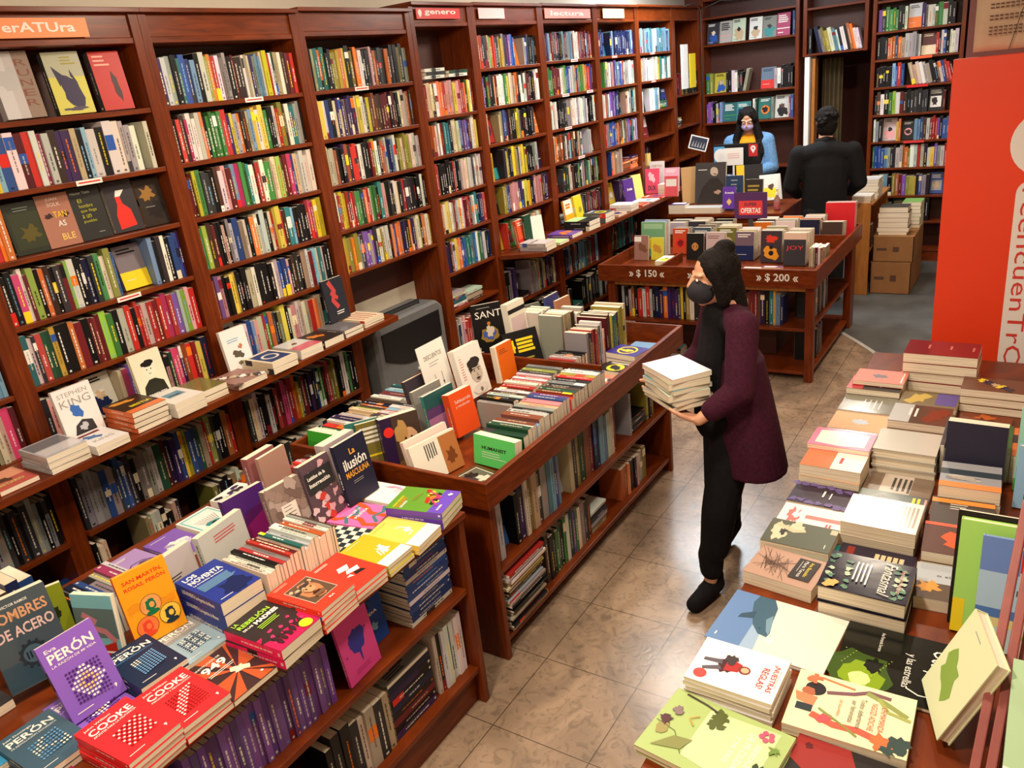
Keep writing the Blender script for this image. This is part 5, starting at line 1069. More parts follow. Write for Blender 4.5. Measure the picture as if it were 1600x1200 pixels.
# ------------------------------------------------------------------ ledge contents
G6 = 'books on the near wall ledge'; LZ = 1.091
def FL(x, y, w, h, t, c, lab, art=None, n=1, ang=90, **k): flat(x, y, LZ, w, h, t, ang, c, lab, art, n=n, group=G6, **k)
FL(-3.29,1.06,.14,.2,.02,'w','white book at the left end of the near ledge',None,n=2)
FL(-3.31,1.22,.15,.21,.02,(190,90,80),'red and brown book with cream lettering on the near ledge',lambda A:(A.rect(0,.5,1,1,(230,160,130)),A.text('BESTIARIO',.1,.2,.7,.12,(220,200,120)),A.blob(.4,.5,.2,'n',4)),n=1)
FL(-3.30,1.42,.17,.22,.025,(186,184,188),'glossy grey and white book topping a pile on the near ledge',lambda A:(A.rect(.05,.5,.95,.95,(120,120,126)),A.rect(.05,.08,.95,.45,(206,204,208))),n=3,gloss=True)
FL(-3.28,1.60,.15,.21,.02,(232,228,226),'white book with red and blue splashes lying beside the standing white one',lambda A:(A.blob(.4,.6,.2,(70,110,170),4,j=.5),A.rect(.1,.8,.8,.9,'R'),A.text('KING',.2,.25,.6,.12,'a',0)),n=2)
FL(-3.33,1.82,.17,.23,.024,(60,36,22),'dark book with glowing orange border topping a pile of four',lambda A:(A.rect(0,0,1,.22,(230,120,60)),A.blob(.4,.8,.3,(226,150,50),4,ry=.1,j=.4),A.text('BESTIA',.3,.34,.6,.12,'y')),n=4,spine=(230,120,70))
FL(-3.31,2.00,.16,.225,.035,(230,224,216),'white book with a small landscape photo topping a pile of two',lambda A:(A.rect(.25,.4,.8,.72,(110,150,170)),A.blob(.5,.5,.2,'K',4,ry=.04)),n=2)
FL(-3.32,2.16,.14,.21,.03,(120,112,66),'olive green book topping a small pile on the near ledge',None,n=2,gloss=True)
FL(-3.30,2.36,.18,.22,.03,(150,110,100),'book with a brown collage of figures on the near ledge',lambda A:[A.blob(((k*7)%12)/12,((k*5)%12)/12,.12,['n','w','K','e'][k%4],k,j=.4) for k in range(14)],n=1)
FL(-3.31,2.58,.17,.225,.03,(224,208,180),'cream book with a blue round emblem on the near ledge',lambda A:(A.rect(.1,.1,.9,.9,(40,60,110)),A.circ(.5,.5,.28,(220,214,196)),A.circ(.5,.5,.2,(40,60,110))),n=2)
FL(-3.33,2.80,.16,.22,.025,(206,206,204),'pale book with pink lower half on the near ledge',lambda A:(A.rect(0,0,1,.4,(200,90,110)),A.blob(.5,.6,.1,'R',5)),n=2,gloss=True)
FL(-3.34,2.98,.15,.22,.04,(40,32,30),'black book with orange flames topping a thick cream paged pile',lambda A:A.blob(.4,.6,.25,(206,120,40),4,j=.5),n=1)
FL(-3.35,3.15,.15,.22,.022,(110,106,110),'dark grey glossy book on the near ledge',None,n=2,gloss=True)
FL(-3.37,3.35,.17,.22,.014,(226,206,176),'cream book with red stripes at the right end of the near ledge',lambda A:[A.rect(.15+.2*k,.1,.2+.2*k,.9,(190,80,60)) for k in range(4)],n=3)
G7 = 'books standing cover out on the near wall ledge'
def art_king(A): A.text('STEPHEN',.1,.84,.78,.08,'a',0); A.text('KING',.1,.66,.8,.14,'a',0); A.blob(.45,.55,.14,(60,110,190),4,ry=.13,j=.3); A.poly([(.2,.1),(.8,.08),(.75,.32),(.5,.38),(.3,.3)],'K'); A.blob(.5,.24,.1,(190,190,200),5); A.text('después',.3,.04,.6,.08,(190,40,40))
stand(-3.40,1.62,LZ,.17,.245,.02,0,7,(236,232,230),'white book with a blue head and red title standing on the near ledge',art_king,group=G7)
def art_man(A): A.blob(.5,.62,.2,(232,226,206),3,ry=.16,j=.05); A.blob(.5,.75,.2,'k',5,ry=.07,j=.15); A.poly([(.1,0),(.95,0),(.85,.32),(.6,.42),(.4,.42),(.2,.3)],(40,40,30)); A.circ(.43,.63,.02,'k'); A.circ(.57,.63,.02,'k'); A.blob(.5,.54,.05,(150,120,110),4,ry=.01); A.text('SERPIENTES',.2,.06,.65,.06,'w')
stand(-3.40,1.99,LZ+.045,.16,.23,.02,2,6,(226,222,196),'pale green book with a portrait of a man in dark clothes',art_man,group=G7)
def art_bug(A): A.blob(.5,.4,.2,(90,84,70),4,ry=.1,j=.4); A.blob(.65,.55,.08,(190,120,90),5,j=.4); A.blob(.5,.2,.14,(110,104,70),7,ry=.05,j=.4); A.lines(.2,.75,.5,2,'s',3,.05,.02)
stand(-3.40,2.49,LZ,.155,.23,.02,0,7,(236,232,230),'white book with an insect drawing standing on the near ledge',art_bug,group=G7)
def art_smoke(A): A.stroke([(.3,.95),(.5,.7),(.35,.5),(.55,.3)],.03,(190,70,70)); A.blob(.45,.6,.15,(190,70,70),4,j=.5); A.lines(.4,.2,.4,2,'w',3,.05,.02)
stand(-3.42,3.24,LZ+.05,.165,.25,.02,0,5,(40,42,52),'dark slate book with a red smoke shape, last standing on the near ledge',art_smoke,group=G7)
# far ledge
G8 = 'books on the far wall ledge'; LY = 1.101
def F8(x, y, w, h, t, c, lab, art=None, n=1, **k): flat(x, y, LY, w, h, t, 90, c, lab, art, n=n, group=G8, **k)
F8(-3.30,5.30,.16,.24,.03,'w','white book with black brush letters topping a pile at the ledge start',lambda A:[A.blob(.2+.15*k,.6,.06,'k',k,j=.6) for k in range(5)],n=2)
F8(-3.27,5.52,.15,.2,.02,(190,214,150),'pale green book next to the white pile on the far ledge',None)
F8(-3.30,5.78,.18,.24,.03,(110,70,150),'violet book with orange spots on the far ledge',lambda A:[A.blob(.2+.15*k,.4+.1*(k%3),.14,'o',k) for k in range(5)],n=1)
F8(-3.31,6.08,.2,.24,.04,(30,30,32),'black book with a pale green half topping a pile on the far ledge',lambda A:(A.rect(0,.5,1,1,(170,210,140))),n=2)
F8(-3.31,6.42,.18,.22,.04,(80,84,84),'dark grey book stack in the middle of the far ledge',True,n=2,seed=3)
F8(-3.30,6.68,.18,.22,.02,(206,160,130),'beige photo book on the far ledge',True,seed=9)
F8(-3.30,6.95,.17,.22,.03,(226,220,214),'white book near the purple standing book',None,n=2)
F8(-3.30,7.20,.17,.22,.012,(200,60,56),'red booklet on the far ledge',True,seed=6)
F8(-3.30,7.42,.17,.22,.012,(226,224,220),'white booklet with teal marks on the far ledge',lambda A:A.blob(.5,.4,.2,'t',3,j=.5))
F8(-3.30,7.65,.17,.22,.012,(206,70,50),'orange red booklet before the pink books',True,seed=8)
stand(-3.40,5.36,LY,.16,.22,.03,0,8,(226,90,50),'orange patterned book standing at the start of the far ledge',True,group=G8,seed=2)
stand(-3.38,5.50,LY,.13,.22,.014,-30,8,(240,238,232),'white thin book standing behind the brush letter pile',None,group=G8)
stand(-3.40,5.40,LY,.1,.25,.02,0,3,'G','green book standing behind the orange patterned one',None,group=G8)
stand(-3.39,6.12,LY,.15,.24,.02,0,8,(240,160,30),'yellow orange book with black crowd silhouettes on the far ledge',lambda A:(A.rect(.0,.5,.9,1,(240,232,214)),A.lines(.15,.8,.6,2,'o',3,.1,.07),[A.blob(.15+.15*k,.15,.09,'k',k) for k in range(6)]),group=G8)
stand(-3.40,6.30,LY,.14,.25,.02,0,8,(226,206,40),'bright yellow book standing next to the orange one',lambda A:A.blob(.6,.5,.2,'Y',3),group=G8)
stand(-3.39,7.35,LY,.17,.23,.02,-10,8,(84,50,130),'purple book with white title standing on the far ledge',lambda A:A.text('Frida',.3,.5,.5,.1,'w'),group=G8)
stand(-3.39,7.56,LY,.13,.24,.02,-20,10,(240,216,120),'pale yellow book standing beside the purple one',None,group=G8)

# ------------------------------------------------------------------ sale table contents
G9 = 'books in the sale table tray'; ZT = .781
def bundle(x, y, w, h, t, n, cover, label, art=None, cols='cwekannGRo', p=6, dx=0.0, keepn=2):
    GID[0] += 1; R = random.Random(int(abs(x*999)+abs(y*77)))
    for i in range(n):
        tt = t*R.uniform(.8,1.2); c = cover if i == 0 else R.choice(cols); hh = h*(1 if i == 0 else R.uniform(.9,1.03))
        lab = label if i == 0 else f"{cname(c)} book, {ordw(i)} behind the {label}"
        lab = ' '.join(lab.split()[:16])
        x_, y_, z_ = frame(-90, p); yy = y + i*t*1.28
        book(mat4(x_, y_, z_, Vector((x+dx*i, yy, ZT+.003+ (tt*math.sin(math.radians(p)) if True else 0)))-z_*tt+z_*0), w, hh, tt, c, lab, G9, art=(art if i == 0 else None), keep=i < keepn, area=w*h if i == 0 else w*tt*1.2+w*hh*.1, seed=i+int(abs(x*100)))
bundle(-2.80,6.42,.22,.30,.02,5,(110,160,120),'large green children book at the left of the sale table',lambda A:(A.blob(.6,.35,.35,(226,200,60),4,ry=.2,j=.2),A.rect(.1,.8,.9,.95,(150,190,150))),cols='wesoo')
stand(-2.86,6.30,ZT,.13,.21,.015,-90,8,(150,110,100),'small book with a boy portrait before the green children book',lambda A:(A.blob(.6,.5,.3,(120,80,60),4),A.rect(0,.75,.5,.95,'w')),group=G9)
stand(-2.72,6.32,ZT,.11,.19,.015,-90,8,(206,196,60),'small yellow green book with a round face, sale table left',lambda A:A.blob(.5,.5,.35,(190,140,60),4),group=G9)
flat(-2.78,5.98,ZT,.22,.16,.015,0,(190,190,180),'grey magazine lying in the left corner of the sale table',True,group=G9,seed=7)
flat(-2.60,5.90,ZT,.13,.13,.012,0,(226,216,150),'pale yellow booklet in the left section of the sale table',None,group=G9)
flat(-2.56,6.14,ZT,.12,.20,.03,0,(226,220,206),'white book topping a little pile in the left section of the sale table',True,n=2,group=G9,seed=11)
bundle(-2.60,6.55,.14,.22,.02,5,(190,70,40),'red and yellow patterned book behind the left section',True)
bundle(-2.39,6.34,.15,.22,.03,1,(26,26,26),'black book with a golden ring in the sale table',lambda A:(A.circ(.5,.5,.2,(190,130,70)),A.circ(.5,.5,.12,(26,26,26)),A.rect(.42,.35,.58,.65,(190,130,70))))
bundle(-2.22,6.34,.15,.23,.03,2,(190,170,170),'pale pink grey book right of the black ring book',lambda A:(A.lines(.1,.85,.7,2,'R',3,.07,.02),A.poly([(.3,0),(.5,.3),(.7,0)],'K')))
bundle(-2.42,6.58,.16,.22,.025,5,(70,84,96),'blue grey book with white caption, second row of the sale table',True)
bundle(-2.20,6.58,.17,.22,.025,5,(110,106,44),'olive book in the second row of the sale table',True,cols='wceYo')
bundle(-1.98,6.36,.15,.23,.028,6,(110,90,104),'muted violet book in the middle of the sale table',True,cols='wce')
def art_sun(A): A.blob(.5,.3,.35,(226,150,40),4,ry=.22,j=.25); A.circ(.5,.3,.12,'k'); A.blob(.5,.75,.25,(214,60,40),6,ry=.12,j=.4); A.circ(.5,.48,.09,'k')
bundle(-1.75,6.30,.165,.25,.028,6,(60,50,56),'book with red crown and orange sunflower shapes in the sale table',art_sun,cols='pwce')
bundle(-1.55,6.22,.165,.25,.03,7,(54,52,58),'dark grey book with red letters JOY in the sale table',lambda A:(A.rect(0,.8,1,1,(220,190,170)),A.text('JOY',.1,.45,.8,.16,(226,60,50),.0)),cols='cecw')
row('eccRwOe', (-1.44,6.20,0), (1,0,0), .13, ZT, -90, 'the little row at the right of the sale table', G9, 121, hr=(.14,.16), keep=True)
flat(-1.82,6.02,ZT,.14,.14,.02,0,(226,200,190),'white and red booklet at the front edge of the sale table',True,group=G9,seed=2)
flat(-1.66,6.00,ZT,.15,.13,.04,4,(110,60,90),'book with blue and red waves at the front edge of the sale table',True,group=G9,seed=5)
for i, (x, n, c, h) in enumerate(((-2.78,7,'w',.2),(-2.58,7,'K',.21),(-2.38,8,'c',.2),(-2.0,8,'o',.2),(-1.80,9,'w',.21),(-1.60,9,'B',.22),(-1.42,5,'n',.2))):
    bundle(x,6.90,.16,h,.026,n,c,f"{cname(c)} book heading the {ordw(i+1)} column behind the divider",None,cols='wceknawcRo',keepn=1)
for i, c in enumerate(((200,30,40),(170,90,130))):
    stand(-1.43,7.24+.05*i,ZT,.24,.30,.03,-90,4,c,['bright red large book at the far right of the sale table','mauve large book behind the bright red one'][i],None,group=G9)
b = MB(); b.box(-.14,0,0,.14,.22,.004,C((84,36,90)))
for k in range(28): b.poly([(-.14+.01*k,.0,.0045),(-.136+.01*k,.0,.0045),(-.136+.01*k,.22,.0045),(-.14+.01*k,.22,.0045)], C((64,24,80)))
b.poly([(-.10,.03,.005),(.10,.03,.005),(.10,.15,.005),(-.10,.15,.005)], C((214,50,50))); put_text(b,'SUPER',-.055,.105,.0055,.11,.03,C((84,36,60)),None,.03); put_text(b,'OFERTAS',-.085,.045,.0055,.17,.045,C('w'),None,.03)
b.box(-.02,-.135,-.004,.02,.02,.0,C('K'))
tag(b.build('sale_sign','matte',None,facing_ny(-2.07,6.84,1.035)),'purple sign with red box reading super ofertas on the sale table','sign')
row('akwOkrwrwkBVoVVVKykYwKnR', (-2.86,5.86,0), (1,0,0), 1.0, .415, -90, 'the upper shelf below the sale table', 'books below the sale table', 131, hr=(.22,.27), keep=True)
row('RORRnVktysB', (-1.84,5.86,0), (1,0,0), .31, .415, -90, 'the right part of the shelf below the sale table', 'books below the sale table', 132, hr=(.22,.27), keep=True)
row('kRaKnwk=[ant]', (-2.80,5.9,0), (1,0,0), .8, .075, -90, 'the bottom shelf below the sale table', 'books below the sale table', 133)
row('KkaKkaaKkwKka', (-1.35,6.06,0), (0,1,0), 1.05, .415, 0, 'the right side shelf of the sale table', 'books below the sale table', 134, hr=(.22,.27))
row('kaKkKaKka', (-1.35,6.06,0), (0,1,0), .9, .075, 0, 'the lower right side shelf of the sale table', 'books below the sale table', 135, hr=(.22,.27))

# ------------------------------------------------------------------ counter
ct = empty('service_counter', (-2.62, 8.0, 0)); tag(ct, 'wooden service counter behind the sale table', 'counter')
table_parts(ct, -2.62, 8.0, [('countertop', (-3.15,7.62,.90,-2.02,8.42,.93), 'cherry_wood'), ('front_panel', (-3.13,7.66,0,-2.04,7.69,.90), 'cherry_wood'), ('side_panel', (-2.06,7.69,0,-2.03,8.40,.90), 'cherry_wood_upright'), ('side_panel', (-3.13,7.69,0,-3.10,8.40,.90), 'cherry_wood_upright')])
G10 = 'books shown on the service counter'; ZC = .931
def art_bald(A): A.blob(.62,.78,.13,(190,170,150),4,ry=.11,j=.06); A.poly([(.05,0),(1,0),(.95,.45),(.75,.62),(.5,.62),(.25,.4)],(50,44,40)); A.blob(.75,.28,.1,(180,140,120),5,ry=.05); A.lines(.1,.82,.3,1,'w',1,.04,.015); A.blob(.65,.72,.05,(80,70,60),4,ry=.015)
stand(-2.77,7.80,ZC+.06,.31,.40,.03,-90,8,(66,62,60),'large dark poster book with a bald man on the service counter',art_bald,group=G10)
stand(-2.99,7.86,ZC+.06,.16,.36,.03,-60,6,(190,150,100),'beige board standing left of the bald man book',None,group=G10)
flat(-2.80,7.72,ZC,.36,.16,.055,0,(176,172,166),'wide grey book lying under the bald man book',None,group=G10)
stand(-2.52,7.78,ZC,.17,.33,.03,-90,6,(40,60,90),'navy blue book with a pale caption on the service counter',lambda A:A.lines(.3,.85,.4,3,'a',3,.12,.03),group=G10)
stand(-2.33,7.78,ZC,.17,.29,.03,-90,6,(50,44,38),'dark book with golden title lines on the service counter',lambda A:A.lines(.15,.75,.7,4,(170,140,70),3,.13,.06),group=G10)
stand(-2.56,7.70,ZC+.03,.13,.21,.01,-90,6,(104,60,170),'small purple card with a yellow diamond on the counter',lambda A:(A.text('Agenda',.15,.65,.7,.14,'w'),A.poly([(.5,.15),(.7,.32),(.5,.48),(.3,.32)],(236,200,110))),group=G10)
flat(-3.03,7.70,ZC,.17,.14,.09,0,(60,40,110),'thick dark purple and white book at the counter left',lambda A:A.rect(.1,.4,.9,.9,'w'),group=G10)
stand(-2.42,7.98,ZC+.1,.25,.3,.03,-70,14,(226,180,30),'yellow and black box standing behind the navy book',lambda A:A.rect(.3,0,1,1,'k'),group=G10)
stand(-2.22,8.02,ZC+.05,.2,.25,.02,-60,20,(230,226,216),'white patterned book leaning at the counter right',True,group=G10,seed=12)
stand(-3.40,7.86,LY,.15,.25,.02,-80,8,(232,80,110),'pink book with a white bird figure and dark letters',lambda A:(A.blob(.45,.65,.22,(240,200,206),4,ry=.2,j=.4),A.text('DUX',.2,.12,.55,.2,'K')),group=G10)
stand(-3.43,8.05,LY,.16,.3,.02,-85,5,(236,230,224),'white tall book with red title behind the pink bird book',lambda A:A.text('GORBI TOKE',.15,.8,.7,.08,(190,60,60),0),group=G10)
stand(-3.23,7.96,LY,.16,.24,.02,-85,6,(240,170,190),'pale pink patterned book right of the pink bird book',True,group=G10,seed=21)
stand(-3.13,7.64,LY,.14,.20,.02,-90,6,(226,90,100),'rose red book with a white label on the counter',lambda A:A.rect(.1,.5,.9,.85,'w'),group=G10)
flat(-3.24,7.86,LY,.15,.12,.10,0,(226,214,206),'thick white book with a brown cover line at the corner',None,spine='O',group=G10)
mo = empty('monitor', (-2.66, 8.30, .93)); tag(mo, 'black monitor with round stickers, seen from behind on the counter', 'monitor')
b = MB(); b.box(-.24,0,.28,.24,.035,.58); b.box(-.12,.035,.33,.12,.06,.53); sh0 = b.build('screen_housing','black_plastic',mo,bevel=.006)
b = MB(); b.box(-.03,.02,.02,.03,.05,.32); b.build('stand_neck','black_plastic',mo); b = MB(); b.lathe([(.11,0),(.11,.012),(.05,.022)],24); b.build('stand_base','black_plastic',mo)
b = MB(); b.poly([(-.23,-.001,.33),(-.12,-.001,.33),(-.12,-.001,.56),(-.23,-.001,.56)], C((80,160,210))); b.poly([(-.16+.07*math.cos(2*PI*k/24),-.0015,.47+.07*math.sin(2*PI*k/24)) for k in range(24)], C('w')); b.build('round_sticker','matte',sh0)
b = MB(); b.poly([(.13,-.001,.45),(.22,-.001,.45),(.22,-.001,.57),(.13,-.001,.57)], C((190,36,34))); b.poly([(.175+.026*math.cos(k*PI/8),-.0015,.53+.026*math.sin(k*PI/8)) for k in range(-1,10)]+[(.175,-.0015,.48)], C('w')); b.poly([(.175+.01*math.cos(k*PI/4),-.002,.53+.01*math.sin(k*PI/4)) for k in range(8)], C('r')); b.build('red_sticker','matte',sh0)
b = MB(); b.box(-.10,0,0,.10,.17,.003,C('w')); [b.poly([(-.06,.11-.02*k,.0036),(.06,.11-.02*k,.0036),(.06,.116-.02*k,.0036),(-.06,.116-.02*k,.0036)],C('p')) for k in range(3)]
b.box(-.01,-.38,-.004,.01,.02,0,C('w')); tag(b.build('paper_notice','matte',None,facing_ny(-2.66,8.22,1.31)),'white paper notice standing in front of the monitor','notice')
bt = empty('sanitizer_bottle', (-2.11, 7.80, .931)); tag(bt, 'clear pump bottle with red liquid on the counter by the man', 'bottle')
b = MB(); b.lathe([(.028,0),(.03,.01),(.03,.10),(.012,.13),(.012,.14)],20); bb = b.build('bottle_body','clear_plastic',bt,smooth=True)
b = MB(); b.lathe([(.025,.004),(.026,.01),(.026,.075)],16,C('r')); b.build('liquid','cover',bb,smooth=True)
b = MB(); b.lathe([(.014,.14),(.014,.16),(.005,.162),(.005,.19),(.012,.192),(.012,.2)],12); b.box(-.004,-.04,.19,.004,0,.198); b.build('pump','white_paper',bt)
# pen holder on the shelf by the corner
ph = empty('pen_holder', (-3.58,8.12,1.361)); tag(ph, 'yellow pen holder with red and blue pens on a shelf', 'pen holder')
b = MB(); b.box(-.045,-.045,0,.045,.045,.12,C((226,196,110))); b.build('box','matte',ph); b = MB()
for k in range(8): x=-.03+.009*k; b.tube([(x,.01*((k%3)-1),.05),(x*1.5,.02*((k%3)-1),.165+.01*(k%3))],.004,6,C('rbkrBrbk'[k]))
b.build('pens','matte',ph)
# papers hanging before the corner case
tag(boxob('hanging_paper',-3.47,8.95,2.06,-3.465,9.16,2.52,'white_paper'),'white papers hanging in front of the corner bookcase','paper')
b = MB(); b.box(-3.47,9.2,2.06,-3.46,9.38,2.42,C('y')); tag(b.build('hanging_folder','matte'),'yellow folder hanging beside the white papers in the corner','folder')
cb_ = MB(); cb_.tube([(-3.47,9.1,2.9),(-3.44,9.3,2.93),(-3.4,9.42,2.86),(-3.41,9.45,2.5),(-3.42,9.46,1.6)],.006,8); cb_.tube([(-3.40,9.42,2.86),(-3.2,9.5,2.93),(-3.05,9.62,2.9)],.005,8)
tag(cb_.build('hanging_cable','cable',smooth=True),'loose cables hanging over the corner of the bookcases','cable')
b = MB(); b.box(0,0,0,.2,.15,.002,C('w')); b.box(.012,.012,.002,.188,.138,.0025,C((40,44,60))); [b.poly([(.03+.03*k,.03,.003),(.05+.03*k,.03,.003),(.045+.03*k,.10,.003)],C('a')) for k in range(5)]
tag(b.build('photo_print','matte',None,mat4(Vector((.92,.25,-.3)).normalized(),Vector((.29,.05,.95)).normalized(),Vector((.25,-.96,0)),(-3.38,8.85,1.44))),'small black and white photo print pinned beside the counter','photo')
# heater
ht = empty('gas_heater', (-3.55, 3.88, 0)); tag(ht, 'grey metal gas heater standing in the gap under the bookcase', 'heater')
b = MB(); prof = [(-.36,.0),(.36,.0),(.36,.95),(.30,1.0),(-.30,1.0),(-.36,.95)]
b.add([(0.10,y,z) for y,z in prof]+[(-.15,y,z) for y,z in prof],[(0,1,2,3,4,5),(11,10,9,8,7,6)]+[(i,i+6,(i+1)%6+6,(i+1)%6) for i in range(6)])
b.build('housing','grey_metal',ht,bevel=.02)
b = MB(); g = [(-.30,.93),(.30,.93),(.30,.75)]+[(.30-.6*k/10,.75-.09*math.sin(PI*k/10)) for k in range(1,10)]+[(-.30,.75)]
b.add([(.106,y,z) for y,z in g]+[(.10,y,z) for y,z in g],[tuple(range(len(g)))]+[(i,i+len(g),(i+1)%len(g)+len(g),(i+1)%len(g)) for i in range(len(g))])
b.build('front_grille','black_plastic',ht)
b = MB(); b.box(.10,.0,.59,.112,.10,.605); b.build('badge','white_paper',ht)
b = MB(); b.tube([(.02,-.2,1.0),(.02,-.2,1.02),(.02,.2,1.02),(.02,.2,1.0)],.012,8); b.build('top_vent','black_plastic',ht)
structure(boxob('wall_panel',-3.79,3.46,.0,-3.765,4.34,1.08,'wall_paint'))
# low cabinet, boxes at the back
kc = empty('side_cabinet', (-1.44, 8.7, 0)); tag(kc, 'light brown narrow cabinet with paper stacks on top, right of the man', 'cabinet')
table_parts(kc, -1.44, 8.7, [('end_panel',(-1.53,8.24,0,-1.35,8.26,.88),'oak_wood'),('top_board',(-1.53,8.24,.88,-1.33,9.2,.90),'oak_wood'),('back_panel',(-1.53,8.26,0,-1.51,9.2,.88),'oak_wood'),('shelf',(-1.51,8.26,.42,-1.35,9.2,.44),'oak_wood'),('end_panel',(-1.53,9.18,0,-1.35,9.2,.88),'oak_wood')])
G11 = 'books piled at the back of the shop'
flat(-1.44,8.36,.901,.17,.2,.02,0,(206,196,186),'magazine on the low pile at the front of the side cabinet',True,n=3,group=G11,seed=31)
flat(-1.43,8.60,.901,.2,.24,.03,0,(196,200,198),'pale magazine topping the high pile on the side cabinet',True,n=6,group=G11,seed=32)
row('nkaRk',(-1.36,8.4,0),(0,1,0),.3,.44,0,'the shelf of the side cabinet',G11,140)
def carton(name, x0,y0,z0,x1,y1,z1, lab, open_=False):
    t = empty(name, ((x0+x1)/2,(y0+y1)/2,z0)); tag(t, lab, 'box', 'cardboard boxes by the side cabinet'); ox,oy=(x0+x1)/2,(y0+y1)/2; b = MB(); a,c_,h = (x1-x0)/2,(y1-y0)/2,z1-z0
    b.box(-a,-c_,0,a,c_,.005); b.box(-a,-c_,0,a,-c_+.006,h); b.box(-a,c_-.006,0,a,c_,h); b.box(-a,-c_,0,-a+.006,c_,h); b.box(a-.006,-c_,0,a,c_,h)
    b.build('walls','cardboard',t)
    b = MB(); b.box(-a,-c_,h,a,-.002,h+.005); b.box(-a,.002,h,a,c_,h+.005); b.build('flaps','cardboard',t)
    b = MB(); b.box(-a*.8,-c_-.0008,h*.45,-a*.3,-c_,h*.55,C('n')); b.box(0,-c_-.0008,h*.4,a*.3,-c_,h*.6,C('n')); b.build('printed_marks','matte',t)
carton('cardboard_box',-1.34,8.32,0,-.98,9.1,.31,'lower brown cardboard box beside the side cabinet')
carton('cardboard_box',-1.33,8.33,.317,-.97,9.0,.56,'upper brown cardboard box stacked on another, holding books on top')
z_h = .567
for i,(c,t,ww) in enumerate((('c',.03,.25),('B',.04,.28),('c',.05,.26),('e',.04,.26),('k',.05,.27),('K',.05,.25))):
    flat(-1.17,8.48,z_h,ww,.2,t,0,c,f"{cname(c)} book, {ordw(i+1)} from the bottom of the pile on the cardboard boxes",None,group=G11,seed=500+i); z_h += t+.001
flat(-1.06,8.85,.567,.17,.25,.035,0,(120,170,90),'green topped pile of pale books on the cardboard boxes',None,n=7,spine='w',group=G11,seed=44)

# ------------------------------------------------------------------ people
def cap(b, p0, r0, p1, r1, fl=None, n=14):
    """tapered capsule; fl = (axis vector, factor) flattens it"""
    p0, p1 = Vector(p0), Vector(p1); d = (p1-p0); L = d.length; d = d.normalized() if L > 1e-6 else Vector((0,0,1))
    u = d.orthogonal().normalized(); q = d.cross(u); rings = []
    for k in range(5): a = -PI/2+PI/2*k/4.001; rings.append((p0+d*r0*math.sin(a), r0*math.cos(a)+1e-4))
    for k in range(5): a = PI/2*k/4.001; rings.append((p1+d*r1*math.sin(a), r1*math.cos(a)+1e-4))
    pts = []
    for c, r in rings:
        for k in range(n):
            t = 2*PI*k/n; o = (u*math.cos(t)+q*math.sin(t))*r
            if fl: ax = Vector(fl[0]).normalized(); o = o - ax*o.dot(ax)*(1-fl[1])
            pts.append(c+o)
    fs = []; m = len(rings)
    for i in range(m-1):
        for k in range(n): fs.append((i*n+k, i*n+(k+1)%n, (i+1)*n+(k+1)%n, (i+1)*n+k))
    fs.append(tuple(range(n))[::-1]); fs.append(tuple((m-1)*n+k for k in range(n)))
    b.add(pts, fs)
def chain(b, pts, fl=None):
    for (p, r), (q, s) in zip(pts, pts[1:]): cap(b, p, r, q, s, fl)
def ell(b, c, rx, ry, rz, R=None, n=20, m=12):
    M = Matrix.Translation(Vector(c)) @ (R.to_4x4() if R else I4)
    pts = []; fs = []
    for i in range(m+1):
        a = -PI/2+PI*i/m; r = max(math.cos(a), 1e-3)
        for k in range(n): t = 2*PI*k/n; pts.append((rx*r*math.cos(t), ry*r*math.sin(t), rz*math.sin(a)))
    for i in range(m):
        for k in range(n): fs.append((i*n+k, i*n+(k+1)%n, (i+1)*n+(k+1)%n, (i+1)*n+k))
    fs.append(tuple(range(n))[::-1]); fs.append(tuple(m*n+k for k in range(n)))
    b.add(pts, fs, (1,1,1), 0, M)
def flesh(b, name, mat, parent, vox=.008, sm=3):
    o = b.build(name, mat, parent, smooth=True)
    r = o.modifiers.new('skin', 'REMESH'); r.mode = 'VOXEL'; r.voxel_size = vox; r.use_smooth_shade = True
    s = o.modifiers.new('soft', 'SMOOTH'); s.iterations = sm; s.factor = .5
    return o
def headshape(b, c, F, R, U, s=1.0):
    """skull, jaw, nose, ears, brow; F forward, R her right hand side, U up"""
    M3 = Matrix((R, F, U)).transposed(); P = lambda r, f, u: Vector(c)+R*r*s+F*f*s+U*u*s
    ell(b, P(0,-.01,.035), .074*s, .092*s, .085*s, M3); ell(b, P(0,.022,-.03), .060*s, .068*s, .082*s, M3); cap(b, P(0,.05,-.09), .026*s, P(0,.03,-.06), .05*s)
    cap(b, P(0,.088,.02), .008*s, P(0,.106,-.022), .013*s); cap(b, P(-.02,.082,-.058), .008*s, P(.02,.082,-.058), .008*s)
    for sg in (-1, 1):
        ell(b, P(.076*sg,-.005,-.002), .010*s, .020*s, .032*s, M3); cap(b, P(.014*sg,.084,.026), .006*s, P(.05*sg,.072,.028), .007*s)
        ell(b, P(.035*sg,.060,-.02), .022*s, .018*s, .02*s, M3)
def eyes(c, F, R, U, parent, s=1.0):
    for sg in (-1, 1):
        b = MB()
        P = Vector(c)+R*.032*sg*s+F*.083*s+U*.008*s; M3 = Matrix((R, F, U)).transposed(); k = len(b.f)
        ell(b, P, .013*s, .006*s, .006*s, M3, 12, 6); b.c[k:] = [C('w')]*(len(b.f)-k); k = len(b.f)
        ell(b, P+F*.004*s, .006*s, .004*s, .006*s, M3, 10, 6); b.c[k:] = [C('n')]*(len(b.f)-k)
        b.build('eye', 'cover', parent, smooth=True)
